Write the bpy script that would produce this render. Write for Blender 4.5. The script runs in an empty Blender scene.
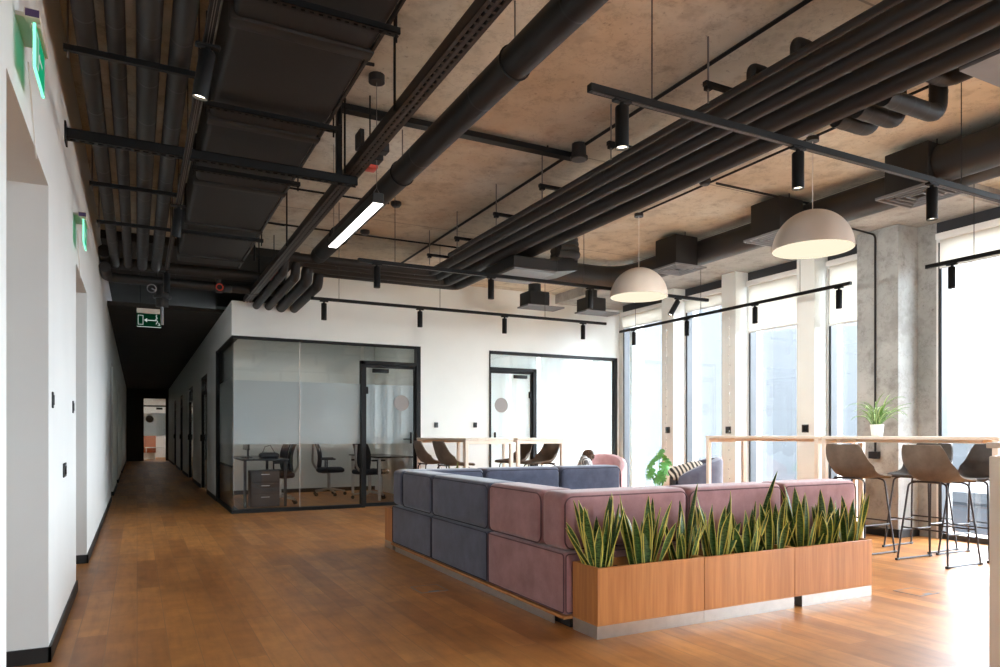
import bpy, bmesh, math, random
from mathutils import Vector, Matrix, Euler
R = math.radians
random.seed(7)
scene = bpy.context.scene
COL = scene.collection

# ------------------------------------------------------------------ camera
F, HY, VX, H = 704.0, 434.0, 137.0, 1.13
TH = math.atan((500 - VX) / F); S, Cc = math.sin(TH), math.cos(TH)
cam_d = bpy.data.cameras.new('camera'); cam = bpy.data.objects.new('camera', cam_d); COL.objects.link(cam)
cam.location = (0, 0, H); cam.rotation_euler = (R(90), 0, -TH)
cam_d.sensor_width = 36; cam_d.lens = 36 * F / 1000; cam_d.shift_y = (HY - 333.5) / 1000
cam_d.clip_start = 0.05; cam_d.clip_end = 300
scene.camera = cam
EXPO = 4.68
E = 2 ** EXPO
vs = scene.view_settings
scene.display_settings.display_device = 'sRGB'
vs.view_transform = 'Standard'; vs.look = 'None'; vs.gamma = 1; vs.exposure = EXPO; vs.use_curve_mapping = False
cy = scene.cycles
cy.use_denoising = True
cy.max_bounces = 10; cy.diffuse_bounces = 6; cy.glossy_bounces = 4; cy.transmission_bounces = 8; cy.transparent_max_bounces = 24
cy.caustics_reflective = False; cy.caustics_refractive = False
cy.sample_clamp_indirect = 4.0

# ------------------------------------------------------------------ materials
def new_mat(name):
    m = bpy.data.materials.new(name); m.use_nodes = True
    nt = m.node_tree; nt.nodes.clear()
    out = nt.nodes.new('ShaderNodeOutputMaterial')
    return m, nt, out
def N(nt, t, **k):
    n = nt.nodes.new(t)
    for a, v in k.items():
        if a in n.inputs: n.inputs[a].default_value = v
        else: setattr(n, a, v)
    return n
def lk(nt, a, b): nt.links.new(a, b)
def c4(c): return (c[0], c[1], c[2], 1)
def srgb(r, g, b):
    f = lambda v: v / 255 / 12.92 if v / 255 <= .04045 else ((v / 255 + .055) / 1.055) ** 2.4
    return (f(r), f(g), f(b))
def coords(nt, scale=(1, 1, 1), rot=(0, 0, 0)):
    g = N(nt, 'ShaderNodeNewGeometry')
    mp = N(nt, 'ShaderNodeMapping'); mp.inputs['Scale'].default_value = scale; mp.inputs['Rotation'].default_value = rot
    lk(nt, g.outputs['Position'], mp.inputs['Vector'])
    return mp.outputs['Vector']
def ocoords(nt, scale=(1, 1, 1)):
    g = N(nt, 'ShaderNodeTexCoord')
    mp = N(nt, 'ShaderNodeMapping'); mp.inputs['Scale'].default_value = scale
    lk(nt, g.outputs['Object'], mp.inputs['Vector'])
    return mp.outputs['Vector']
def ramp(nt, fac, stops):
    r = N(nt, 'ShaderNodeValToRGB'); el = r.color_ramp.elements
    while len(el) < len(stops): el.new(0.5)
    for e, (p, c) in zip(el, stops): e.position = p; e.color = c4(c)
    lk(nt, fac, r.inputs['Fac']); return r.outputs['Color']
def mixc(nt, fac, a, b, mode='MIX'):
    n = N(nt, 'ShaderNodeMix'); n.data_type = 'RGBA'; n.blend_type = mode
    for sock, v in ((n.inputs[0], fac), (n.inputs[6], a), (n.inputs[7], b)):
        if hasattr(v, 'is_linked'): lk(nt, v, sock)
        elif isinstance(v, (int, float)): sock.default_value = v
        else: sock.default_value = c4(v)
    return n.outputs[2]
def noise(nt, vec, scale, detail=4, rough=.55):
    n = N(nt, 'ShaderNodeTexNoise'); n.inputs['Scale'].default_value = scale
    n.inputs['Detail'].default_value = detail; n.inputs['Roughness'].default_value = rough
    lk(nt, vec, n.inputs['Vector']); return n.outputs['Fac']
def bump(nt, height, strength=.2, dist=.01):
    b = N(nt, 'ShaderNodeBump'); b.inputs['Strength'].default_value = strength; b.inputs['Distance'].default_value = dist
    lk(nt, height, b.inputs['Height']); return b.outputs['Normal']
def simple(name, col, rough=.6, metal=0, var=.12, scale=6, bmp=0, spec=.5):
    m, nt, out = new_mat(name)
    p = N(nt, 'ShaderNodeBsdfPrincipled'); p.inputs['Roughness'].default_value = rough; p.inputs['Metallic'].default_value = metal
    p.inputs['Specular IOR Level'].default_value = spec
    v = coords(nt); f = noise(nt, v, scale)
    lo = tuple(c * (1 - var) for c in col); hi = tuple(min(1, c * (1 + var)) for c in col)
    lk(nt, ramp(nt, f, [(.3, lo), (.7, hi)]), p.inputs['Base Color'])
    if bmp: lk(nt, bump(nt, noise(nt, v, scale * 8), bmp, .004), p.inputs['Normal'])
    lk(nt, p.outputs[0], out.inputs['Surface']); return m
def emit(name, col, strength):
    m, nt, out = new_mat(name); e = N(nt, 'ShaderNodeEmission')
    e.inputs['Color'].default_value = c4(col); e.inputs['Strength'].default_value = strength
    lk(nt, e.outputs[0], out.inputs['Surface']); return m

def m_floor():
    m, nt, out = new_mat('oak_planks')
    p = N(nt, 'ShaderNodeBsdfPrincipled')
    g = N(nt, 'ShaderNodeNewGeometry'); sx = N(nt, 'ShaderNodeSeparateXYZ'); lk(nt, g.outputs['Position'], sx.inputs[0])
    cb = N(nt, 'ShaderNodeCombineXYZ'); lk(nt, sx.outputs['Y'], cb.inputs['X']); lk(nt, sx.outputs['X'], cb.inputs['Y'])
    br = N(nt, 'ShaderNodeTexBrick'); lk(nt, cb.outputs[0], br.inputs['Vector'])
    br.offset = .37; br.offset_frequency = 2
    for k, v in (('Scale', 1.0), ('Mortar Size', .0022), ('Mortar Smooth', .1), ('Bias', 0.0), ('Brick Width', 1.25), ('Row Height', .148)): br.inputs[k].default_value = v
    br.inputs['Color1'].default_value = (0, 0, 0, 1); br.inputs['Color2'].default_value = (1, 1, 1, 1); br.inputs['Mortar'].default_value = (.5, .5, .5, 1)
    base = ramp(nt, br.outputs['Color'], [(0, srgb(170, 110, 54)), (.5, srgb(188, 126, 64)), (1, srgb(201, 139, 76))])
    vec = coords(nt, (9, .9, 1)); n1 = noise(nt, vec, 2.2, 6, .6)
    vec2 = coords(nt, (1.6, .55, 1)); n2 = noise(nt, vec2, 2.0, 3)
    c = mixc(nt, .75, base, ramp(nt, n1, [(.3, (.70, .66, .62)), (.5, (.96, .96, .96)), (.75, (1.1, 1.1, 1.1))]), 'MULTIPLY')
    c = mixc(nt, .6, c, ramp(nt, n2, [(.3, (.7, .66, .62)), (.7, (1.15, 1.15, 1.15))]), 'MULTIPLY')
    n5 = noise(nt, coords(nt, (1, .8, 1)), 5.5, 5, .6); c = mixc(nt, .8, c, ramp(nt, n5, [(.32, (.72, .69, .67)), (.62, (1.06, 1.06, 1.06))]), 'MULTIPLY')
    c = mixc(nt, br.outputs['Fac'], c, srgb(150, 104, 64))
    lk(nt, c, p.inputs['Base Color'])
    r = N(nt, 'ShaderNodeMapRange'); r.inputs['To Min'].default_value = .36; r.inputs['To Max'].default_value = .5
    lk(nt, n2, r.inputs['Value']); lk(nt, r.outputs[0], p.inputs['Roughness'])
    inv = N(nt, 'ShaderNodeMath', operation='SUBTRACT'); inv.inputs[0].default_value = 1; lk(nt, br.outputs['Fac'], inv.inputs[1])
    lk(nt, bump(nt, inv.outputs[0], .25, .002), p.inputs['Normal'])
    lk(nt, p.outputs[0], out.inputs['Surface']); return m
def m_concrete(name, a, b, c, seams=True, rust=.55):
    m, nt, out = new_mat(name)
    p = N(nt, 'ShaderNodeBsdfPrincipled'); p.inputs['Roughness'].default_value = .8; p.inputs['Specular IOR Level'].default_value = .25
    v = coords(nt)
    n1 = noise(nt, v, .75, 5, .6); n2 = noise(nt, coords(nt, (1, 1, 1)), 5, 8, .65); n3 = noise(nt, v, 28, 4)
    col = ramp(nt, n1, [(.32, a), (.5, b), (.68, c)])
    col = mixc(nt, .8, col, ramp(nt, n2, [(.30, (.58, .56, .54)), (.46, (.95, .95, .95)), (.60, (1, 1, 1)), (.75, (1.08, 1.08, 1.08))]), 'MULTIPLY')
    col = mixc(nt, .5, col, ramp(nt, n3, [(.27, (.3, .27, .25)), (.36, (1, 1, 1))]), 'MULTIPLY')
    # rust coloured streaks
    n4 = noise(nt, coords(nt, (.9, .35, 1)), 1.5, 4)
    col = mixc(nt, ramp(nt, n4, [(.58, (0, 0, 0)), (.76, (rust, rust, rust))]), col, tuple(x * .8 for x in srgb(190, 138, 92)))
    n6 = noise(nt, coords(nt, (1, 1, 1)), 1.9, 6, .7)
    col = mixc(nt, .55, col, ramp(nt, n6, [(.34, (.62, .60, .58)), (.44, (1, 1, 1)), (.485, (1, 1, 1)), (.5, (.72, .70, .68)), (.515, (1, 1, 1))]), 'MULTIPLY')
    if seams:
        br = N(nt, 'ShaderNodeTexBrick'); lk(nt, coords(nt), br.inputs['Vector'])
        br.offset = 0
        for k, w in (('Scale', 1.0), ('Mortar Size', .010), ('Mortar Smooth', .4), ('Brick Width', 2.1), ('Row Height', 2.6)): br.inputs[k].default_value = w
        col = mixc(nt, br.outputs['Fac'], col, tuple(x * .45 for x in b))
    lk(nt, col, p.inputs['Base Color'])
    lk(nt, bump(nt, n2, .35, .01), p.inputs['Normal'])
    lk(nt, p.outputs[0], out.inputs['Surface']); return m
def m_wood(name, a, b, axis='Z', rough=.45):
    m, nt, out = new_mat(name)
    p = N(nt, 'ShaderNodeBsdfPrincipled'); p.inputs['Roughness'].default_value = rough
    sc = {'Z': (22, 22, 1.1), 'X': (1.1, 22, 22), 'Y': (22, 1.1, 22)}[axis]
    f = noise(nt, coords(nt, sc), 1.6, 6, .6); f2 = noise(nt, coords(nt, tuple(x * .28 for x in sc)), 1.3, 2)
    col = mixc(nt, .5, ramp(nt, f, [(.3, a), (.7, b)]), ramp(nt, f2, [(.35, (.82, .8, .78)), (.65, (1.12, 1.12, 1.12))]), 'MULTIPLY')
    lk(nt, col, p.inputs['Base Color']); lk(nt, bump(nt, f, .08, .002), p.inputs['Normal'])
    lk(nt, p.outputs[0], out.inputs['Surface']); return m
def m_fabric(name, a, b, sheen=.4):
    m, nt, out = new_mat(name)
    p = N(nt, 'ShaderNodeBsdfPrincipled'); p.inputs['Roughness'].default_value = .9; p.inputs['Specular IOR Level'].default_value = .2
    p.inputs['Sheen Weight'].default_value = sheen; p.inputs['Sheen Roughness'].default_value = .5
    v = coords(nt); n1 = noise(nt, v, 7, 5, .65); n2 = noise(nt, v, 320, 2)
    col = ramp(nt, n1, [(.3, a), (.7, b)])
    lk(nt, col, p.inputs['Base Color'])
    ad = N(nt, 'ShaderNodeMath', operation='MULTIPLY_ADD'); lk(nt, n2, ad.inputs[0]); ad.inputs[1].default_value = .35; lk(nt, n1, ad.inputs[2])
    lk(nt, bump(nt, ad.outputs[0], .3, .006), p.inputs['Normal'])
    lk(nt, p.outputs[0], out.inputs['Surface']); return m
def m_glass(name, tint=(1, 1, 1), boost=1.0):
    m, nt, out = new_mat(name)
    t = N(nt, 'ShaderNodeBsdfTransparent'); t.inputs['Color'].default_value = c4(tint)
    g = N(nt, 'ShaderNodeBsdfGlossy'); g.inputs['Roughness'].default_value = .015
    fr = N(nt, 'ShaderNodeFresnel'); ge = N(nt, 'ShaderNodeNewGeometry'); io = N(nt, 'ShaderNodeMath', operation='MULTIPLY_ADD'); io.inputs[1].default_value = 1 / 1.5 - 1.5; io.inputs[2].default_value = 1.5
    lk(nt, ge.outputs['Backfacing'], io.inputs[0]); lk(nt, io.outputs[0], fr.inputs['IOR'])
    mu = N(nt, 'ShaderNodeMath', operation='MULTIPLY'); mu.inputs[1].default_value = boost; mu.use_clamp = True
    lk(nt, fr.outputs[0], mu.inputs[0])
    mx = N(nt, 'ShaderNodeMixShader'); lk(nt, mu.outputs[0], mx.inputs[0]); lk(nt, t.outputs[0], mx.inputs[1]); lk(nt, g.outputs[0], mx.inputs[2])
    lk(nt, mx.outputs[0], out.inputs['Surface']); return m
def m_film(name, col, clear=.25, gloss=.06):
    m, nt, out = new_mat(name)
    t = N(nt, 'ShaderNodeBsdfTransparent')
    d = N(nt, 'ShaderNodeBsdfDiffuse'); d.inputs['Color'].default_value = c4(col)
    tr = N(nt, 'ShaderNodeBsdfTranslucent'); tr.inputs['Color'].default_value = c4(col)
    a = N(nt, 'ShaderNodeMixShader'); a.inputs[0].default_value = .6; lk(nt, d.outputs[0], a.inputs[1]); lk(nt, tr.outputs[0], a.inputs[2])
    b = N(nt, 'ShaderNodeMixShader'); b.inputs[0].default_value = clear; lk(nt, a.outputs[0], b.inputs[1]); lk(nt, t.outputs[0], b.inputs[2])
    g = N(nt, 'ShaderNodeBsdfGlossy'); g.inputs['Roughness'].default_value = .05
    c = N(nt, 'ShaderNodeMixShader'); c.inputs[0].default_value = gloss; lk(nt, b.outputs[0], c.inputs[1]); lk(nt, g.outputs[0], c.inputs[2])
    lk(nt, c.outputs[0], out.inputs['Surface']); return m
def m_leaf(name, mid, mid2, edge, lo=.36):
    m, nt, out = new_mat(name)
    p = N(nt, 'ShaderNodeBsdfPrincipled'); p.inputs['Roughness'].default_value = .38
    uv = N(nt, 'ShaderNodeUVMap'); sx = N(nt, 'ShaderNodeSeparateXYZ'); lk(nt, uv.outputs[0], sx.inputs[0])
    a = N(nt, 'ShaderNodeMath', operation='SUBTRACT'); lk(nt, sx.outputs['X'], a.inputs[0]); a.inputs[1].default_value = .5
    b = N(nt, 'ShaderNodeMath', operation='ABSOLUTE'); lk(nt, a.outputs[0], b.inputs[0])
    n = noise(nt, coords(nt, (14, 14, 46)), 2.4, 3, .7)
    green = ramp(nt, n, [(.36, mid), (.62, mid2)])
    f = ramp(nt, b.outputs[0], [(lo, (0, 0, 0)), (lo + .06, (1, 1, 1))])
    lk(nt, mixc(nt, f, green, edge), p.inputs['Base Color'])
    lk(nt, p.outputs[0], out.inputs['Surface']); return m

M = {}
M['floor'] = m_floor()
M['ceiling'] = m_concrete('raw_concrete_ceiling', srgb(198, 186, 164), srgb(214, 206, 188), srgb(226, 226, 216))
M['column'] = m_concrete('raw_concrete_column', srgb(150, 151, 148), srgb(172, 173, 170), srgb(190, 191, 188), False, .04)
M['white'] = simple('white_paint', srgb(226, 228, 226), .75, var=.02, scale=2, spec=.3)
M['warmwhite'] = simple('warm_white_paint', srgb(231, 234, 230), .7, var=.02, scale=2, spec=.3)
M['olive'] = simple('dark_olive_paint', srgb(70, 68, 56), .8, var=.08)
M['darkceil'] = simple('dark_painted_slab', srgb(48, 44, 38), .9, var=.2, scale=2)
M['black'] = simple('black_metal', srgb(14, 14, 14), .5, var=.15, spec=.3)
M['track'] = simple('black_track_aluminium', srgb(12, 12, 12), .5, var=.1, spec=.3)
M['rubber'] = simple('black_pipe_insulation', srgb(30, 28, 26), .55, var=.18, scale=5, bmp=.08)
M['rubber2'] = simple('black_duct_wrap', srgb(25, 23, 21), .6, var=.2, scale=3, bmp=.1)
M['duct'] = simple('dark_duct_metal', srgb(36, 35, 34), .42, .0, var=.15, scale=3)
M['tray'] = simple('dark_bronze_metal', srgb(64, 54, 47), .38, .5, var=.15)
M['seam'] = simple('pipe_seam_tape', srgb(26, 24, 24), .35, var=.1)
M['steel'] = simple('brushed_steel', srgb(196, 192, 186), .3, .85, var=.06, scale=20)
M['grey'] = simple('grey_metal', srgb(128, 128, 130), .45, .3, var=.08)
M['baseb'] = simple('black_baseboard', srgb(22, 22, 22), .5, var=.1)
M['oak'] = m_wood('orange_oak_veneer', srgb(168, 104, 52), srgb(198, 132, 72))
M['oakx'] = m_wood('oak_edge', srgb(172, 112, 60), srgb(204, 144, 86), 'X')
M['birch'] = m_wood('pale_birch', srgb(226, 214, 198), srgb(240, 230, 216), 'Y')
M['birchleg'] = simple('pale_beige_metal', srgb(238, 226, 210), .45, var=.04)
M['slate'] = m_fabric('slate_blue_velour', srgb(68, 73, 90), srgb(90, 95, 114))
M['slatepipe'] = m_fabric('slate_blue_piping', srgb(46, 46, 56), srgb(60, 60, 72), .1)
M['mauve'] = m_fabric('dusty_mauve_velour', srgb(144, 102, 103), srgb(172, 128, 128))
M['mauvepipe'] = m_fabric('dusty_mauve_piping', srgb(92, 64, 68), srgb(112, 82, 86), .1)
M['pinkch'] = m_fabric('soft_pink_fabric', srgb(196, 150, 150), srgb(214, 170, 170))
M['bluech'] = m_fabric('blue_grey_fabric', srgb(84, 88, 106), srgb(108, 112, 130))
M['brown'] = m_fabric('brown_faux_leather', srgb(98, 90, 80), srgb(122, 113, 103), .1)
M['charcoal'] = m_fabric('charcoal_faux_leather', srgb(70, 66, 64), srgb(90, 86, 84), .1)
M['pipeleg'] = simple('dark_steel_tube', srgb(44, 40, 42), .4, .3, var=.1)
M['soil'] = simple('dark_potting_soil', srgb(42, 30, 22), .95, var=.4, scale=60, bmp=.6)
M['snake'] = m_leaf('variegated_blade', srgb(26, 56, 24), srgb(84, 118, 62), srgb(214, 202, 104))
M['spider'] = m_leaf('striped_grass_blade', srgb(150, 178, 110), srgb(196, 212, 160), srgb(88, 136, 62), .3)
M['monstera'] = m_leaf('glossy_broad_leaf', srgb(84, 156, 80), srgb(132, 192, 116), srgb(110, 170, 96), .6)
M['pot'] = simple('white_ceramic', srgb(236, 234, 230), .35, var=.03)
M['glass'] = m_glass('clear_partition_glass', (.96, .98, .985), 1.2)
M['winglass'] = m_glass('window_glass', (.97, .99, 1.0), 1.0)
M['film'] = m_film('frosted_film', srgb(220, 229, 232), .10, .04)
M['film2'] = m_film('frosted_film_bright', srgb(236, 244, 246), .12, .03)
M['logo'] = simple('grey_vinyl_disc', srgb(146, 141, 138), .6, var=.03)
M['blind'] = m_film('blind_cloth', srgb(226, 220, 210), .04, 0)
M['winframe'] = simple('white_window_frame', srgb(224, 224, 222), .45, var=.02)
M['darkframe'] = simple('dark_window_frame', srgb(52, 54, 58), .45, var=.08)
M['plastic'] = simple('black_plastic', srgb(30, 30, 32), .4, var=.08)
M['red'] = simple('red_enamel', srgb(190, 60, 40), .4, var=.1)
M['green'] = emit('lit_green_acrylic', srgb(20, 140, 96), 1.3 / E)
M['greendim'] = emit('dim_green_sign_face', srgb(10, 66, 40), .35 / E)
M['greenedge'] = emit('lit_sign_edge', srgb(140, 255, 205), 1.6 / E)
M['signwhite'] = emit('lit_sign_white', (.85, .95, .9), .6 / E)
M['signtop'] = simple('pale_sign_housing', srgb(210, 200, 186), .5, var=.03)
M['violet'] = simple('dark_violet_label', srgb(60, 44, 84), .5, var=.05)
M['led'] = emit('led_diffuser', (1, .93, .84), 9 / E)
M['spotlens'] = emit('spot_lens', (1, .86, .66), 10 / E)
M['lens_off'] = simple('dull_lens', srgb(150, 140, 128), .3, var=.05)
M['pend'] = emit('pendant_diffuser', (1, .88, .66), 1.08 / E)
M['shade'] = simple('taupe_plaster_shade', srgb(214, 204, 192), .8, var=.03)
M['facade'] = None
M['screen'] = simple('black_screen', srgb(18, 18, 20), .25, var=.05)
M['brown2'] = simple('dark_brown_laminate', srgb(58, 48, 42), .5, var=.08)
M['mesh'] = simple('black_mesh_fabric', srgb(30, 34, 38), .8, var=.1)
M['orange'] = simple('orange_panel', srgb(196, 104, 48), .6, var=.08)
M['wire'] = simple('steel_wire', srgb(120, 116, 112), .4, .5, var=.05)
M['bulb'] = emit('tiny_bulb', (1, .95, .88), 1.3 / E)
M['whitewire'] = simple('pale_cord', srgb(225, 222, 215), .6, var=.03)

# ------------------------------------------------------------------ mesh builder
def fillet(pts, r, seg=8):
    pts = [Vector(p) for p in pts]; out = [pts[0]]
    for i in range(1, len(pts) - 1):
        a, b, c = pts[i - 1], pts[i], pts[i + 1]
        d1 = (a - b); d2 = (c - b); l = min(r, d1.length * .49, d2.length * .49)
        p0 = b + d1.normalized() * l; p1 = b + d2.normalized() * l
        for k in range(seg + 1):
            t = k / seg; out.append((1 - t) ** 2 * p0 + 2 * t * (1 - t) * b + t * t * p1)
    out.append(pts[-1]); return out
class MB:
    def __init__(s): s.bm = bmesh.new(); s.uv = None
    def box(s, x0, x1, y0, y1, z0, z1, bev=0, seg=2):
        r = bmesh.ops.create_cube(s.bm, size=1)
        vs_ = r['verts']
        for v in vs_:
            v.co = Vector(((x0 + x1) / 2 + v.co.x * (x1 - x0), (y0 + y1) / 2 + v.co.y * (y1 - y0), (z0 + z1) / 2 + v.co.z * (z1 - z0)))
        if bev:
            es = list({e for v in vs_ for e in v.link_edges})
            bmesh.ops.bevel(s.bm, geom=es, offset=bev, segments=seg, profile=.5, affect='EDGES')
        return s
    def tube(s, path, r, n=12, closed=False, cap=True):
        path = [Vector(p) for p in path]
        P = [path[0]]
        for p in path[1:]:
            if (p - P[-1]).length > 1e-6: P.append(p)
        path = P; k = len(path); rings = []
        tan = []
        for i in range(k):
            if closed: t = path[(i + 1) % k] - path[i - 1]
            elif i == 0: t = path[1] - path[0]
            elif i == k - 1: t = path[-1] - path[-2]
            else: t = (path[i + 1] - path[i]).normalized() + (path[i] - path[i - 1]).normalized()
            tan.append(t.normalized())
        up = Vector((0, 0, 1)) if abs(tan[0].z) < .9 else Vector((1, 0, 0))
        a = tan[0].cross(up).normalized()
        for i in range(k):
            if i: 
                ax = tan[i - 1].cross(tan[i])
                if ax.length > 1e-7:
                    a = Matrix.Rotation(tan[i - 1].angle(tan[i]), 3, ax.normalized()) @ a
            a = (a - tan[i] * a.dot(tan[i])).normalized(); b = tan[i].cross(a)
            rr = r[i] if isinstance(r, (list, tuple)) else r
            rings.append([s.bm.verts.new(path[i] + (a * math.cos(q) + b * math.sin(q)) * rr) for q in [2 * math.pi * j / n for j in range(n)]])
        m = k if closed else k - 1
        for i in range(m):
            A, B = rings[i], rings[(i + 1) % k]
            for j in range(n): s.bm.faces.new((A[j], A[(j + 1) % n], B[(j + 1) % n], B[j]))
        if cap and not closed:
            s.bm.faces.new(rings[0][::-1]); s.bm.faces.new(rings[-1])
        return s
    def lathe(s, prof, cx=0, cy=0, n=40, cap0=False, cap1=False):
        rings = []
        for r, z in prof:
            rings.append([s.bm.verts.new((cx + r * math.cos(2 * math.pi * j / n), cy + r * math.sin(2 * math.pi * j / n), z)) for j in range(n)])
        for A, B in zip(rings, rings[1:]):
            for j in range(n): s.bm.faces.new((A[j], A[(j + 1) % n], B[(j + 1) % n], B[j]))
        if cap0: s.bm.faces.new(rings[0][::-1])
        if cap1: s.bm.faces.new(rings[-1])
        return s
    def cyl(s, x, y, z0, z1, r, r1=None, n=24): return s.lathe([(r, z0), (r if r1 is None else r1, z1)], x, y, n, True, True)
    def poly(s, pts, ext=None):
        v = [s.bm.verts.new(p) for p in pts]; f = s.bm.faces.new(v)
        if ext is not None:
            r = bmesh.ops.extrude_face_region(s.bm, geom=[f])
            for g in r['geom']:
                if isinstance(g, bmesh.types.BMVert): g.co += Vector(ext)
        return s
    def surf(s, fn, nu, nv, thick=0):
        """a grid fn(u,v) -> point; thick adds a second skin along the normal"""
        if s.uv is None: s.uv = s.bm.loops.layers.uv.new('UVMap')
        g = [[s.bm.verts.new(fn(i / nu, j / nv)) for i in range(nu + 1)] for j in range(nv + 1)]
        fs = []
        for j in range(nv):
            for i in range(nu):
                f = s.bm.faces.new((g[j][i], g[j][i + 1], g[j + 1][i + 1], g[j + 1][i])); fs.append(f)
                for l, (a, b) in zip(f.loops, ((i, j), (i + 1, j), (i + 1, j + 1), (i, j + 1))): l[s.uv].uv = (a / nu, b / nv)
        if thick:
            s.bm.normal_update()
            nrm = [[g[j][i].normal.copy() for i in range(nu + 1)] for j in range(nv + 1)]
            h = [[s.bm.verts.new(g[j][i].co - nrm[j][i] * thick) for i in range(nu + 1)] for j in range(nv + 1)]
            for j in range(nv):
                for i in range(nu):
                    f = s.bm.faces.new((h[j + 1][i], h[j + 1][i + 1], h[j][i + 1], h[j][i]))
                    for l, (a, b) in zip(f.loops, ((i, j + 1), (i + 1, j + 1), (i + 1, j), (i, j))): l[s.uv].uv = (a / nu, b / nv)
            ring = [(0, i) for i in range(nu)] + [(j, nu) for j in range(nv)] + [(nv, nu - i) for i in range(nu)] + [(nv - j, 0) for j in range(nv)]
            for q in range(len(ring)):
                (a, b), (c, d) = ring[q], ring[(q + 1) % len(ring)]
                f = s.bm.faces.new((g[c][d], g[a][b], h[a][b], h[c][d]))
                for l in f.loops: l[s.uv].uv = (0, a / nv)
        return s
    def cushion(s, x0, x1, y0, y1, z0, z1, r=.05, bulge=.012, n=10):
        c = Vector(((x0 + x1) / 2, (y0 + y1) / 2, (z0 + z1) / 2)); h = Vector(((x1 - x0) / 2, (y1 - y0) / 2, (z1 - z0) / 2))
        def ts(hh):
            a = [-hh + r * (1 - math.cos(math.pi / 2 * k / 4)) for k in range(4)]
            inner = [-(hh - r) + 2 * (hh - r) * k / n for k in range(n + 1)]
            return a + inner + [-q for q in reversed(a)]
        T = [ts(h[i]) for i in range(3)]; start = set(s.bm.verts); vm = {}
        def vert(p):
            k = tuple(round(q, 5) for q in p)
            if k not in vm:
                inn = Vector([max(-(h[i] - r), min(h[i] - r, p[i])) for i in range(3)])
                d = p - inn
                q = inn + d.normalized() * r if d.length > 1e-6 else p.copy()
                for i in range(3):
                    if abs(abs(p[i]) - h[i]) < 1e-6:
                        o = [j for j in range(3) if j != i]
                        w = 1
                        for j in o: w *= max(0, 1 - (p[j] / h[j]) ** 4)
                        q[i] += math.copysign(bulge * w, p[i])
                vm[k] = s.bm.verts.new(c + q)
            return vm[k]
        for ax in range(3):
            o = [j for j in range(3) if j != ax]
            for sg in (-1, 1):
                A, B = T[o[0]], T[o[1]]
                for i in range(len(A) - 1):
                    for j in range(len(B) - 1):
                        q = []
                        for (a, b) in ((A[i], B[j]), (A[i + 1], B[j]), (A[i + 1], B[j + 1]), (A[i], B[j + 1])):
                            p = Vector((0, 0, 0)); p[ax] = sg * h[ax]; p[o[0]] = a; p[o[1]] = b; q.append(vert(p))
                        if len(set(q)) == 4: s.bm.faces.new(q)
        return s
def rootloc(p):
    v = Vector((0, 0, 0))
    while p is not None: v += p.location; p = p.parent
    return v
def obj(name, mb, mat, parent=None, loc=None, smooth=40):
    """link the builder's mesh as ONE object; coordinates are world coordinates unless loc is given (then local)"""
    bm = mb.bm
    bmesh.ops.recalc_face_normals(bm, faces=bm.faces[:])
    me = bpy.data.meshes.new(name); 
    if loc is None:
        if parent is not None: off = rootloc(parent); o_loc = Vector((0, 0, 0))
        else:
            xs = [v.co for v in bm.verts]
            off = Vector(((min(v.x for v in xs) + max(v.x for v in xs)) / 2, (min(v.y for v in xs) + max(v.y for v in xs)) / 2, min(v.z for v in xs)))
            o_loc = off
        bmesh.ops.translate(bm, verts=bm.verts[:], vec=-off)
    else: o_loc = Vector(loc)
    bm.to_mesh(me); bm.free()
    if smooth:
        me.shade_smooth(); me.set_sharp_from_angle(angle=R(smooth))
    me.materials.append(mat)
    o = bpy.data.objects.new(name, me); COL.objects.link(o); o.location = o_loc
    if parent is not None: o.parent = parent
    return o
def tag(o, label, cat, group=None, kind=None):
    o['label'] = label; o['category'] = cat
    if group: o['group'] = group
    if kind: o['kind'] = kind
    return o
def thing(name, label, cat, loc=(0, 0, 0), rz=0, group=None):
    o = bpy.data.objects.new(name, None); COL.objects.link(o); o.empty_display_size = .1
    o.location = loc; o.rotation_euler = (0, 0, rz)
    return tag(o, label, cat, group)
def struct(name, mb, mat, parent=None, label=None, cat=None):
    o = obj(name, mb, mat, parent)
    if parent is None: o['kind'] = 'structure'
    if label: o['label'] = label; o['category'] = cat
    return o
def sgroup(name, loc, label=None, cat=None):
    o = bpy.data.objects.new(name, None); COL.objects.link(o); o.location = loc; o['kind'] = 'structure'
    if label: o['label'] = label; o['category'] = cat
    return o
def kids(o): return [c for c in bpy.data.objects if c.parent == o]
def dup(root, loc, rz=0, label=None, group=None):
    r = root.copy(); COL.objects.link(r); r.location = loc; r.rotation_euler = (0, 0, rz)
    if label: r['label'] = label
    if group: r['group'] = group
    for ch in kids(root):
        c = ch.copy(); COL.objects.link(c); c.parent = r
        for g in kids(ch):
            d = g.copy(); COL.objects.link(d); d.parent = c
    return r
def at(px, py, X=None, Y=None, Z=None):
    u = px - 500.; d = (F * S + u * Cc, F * Cc - u * S, HY - py)
    s_ = X / d[0] if X is not None else Y / d[1] if Y is not None else (Z - H) / d[2]
    return Vector((d[0] * s_, d[1] * s_, H + d[2] * s_))

# ------------------------------------------------------------------ main dimensions
XL, XC, YB, XW = -.39, 1.19, 10.58, 7.76
ZC, ZD = 3.58, 3.42
ZG = 2.525            # head of the glazed partitions
YR, YE = -6.0, 33.0  # rear wall, end of the corridor

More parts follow.
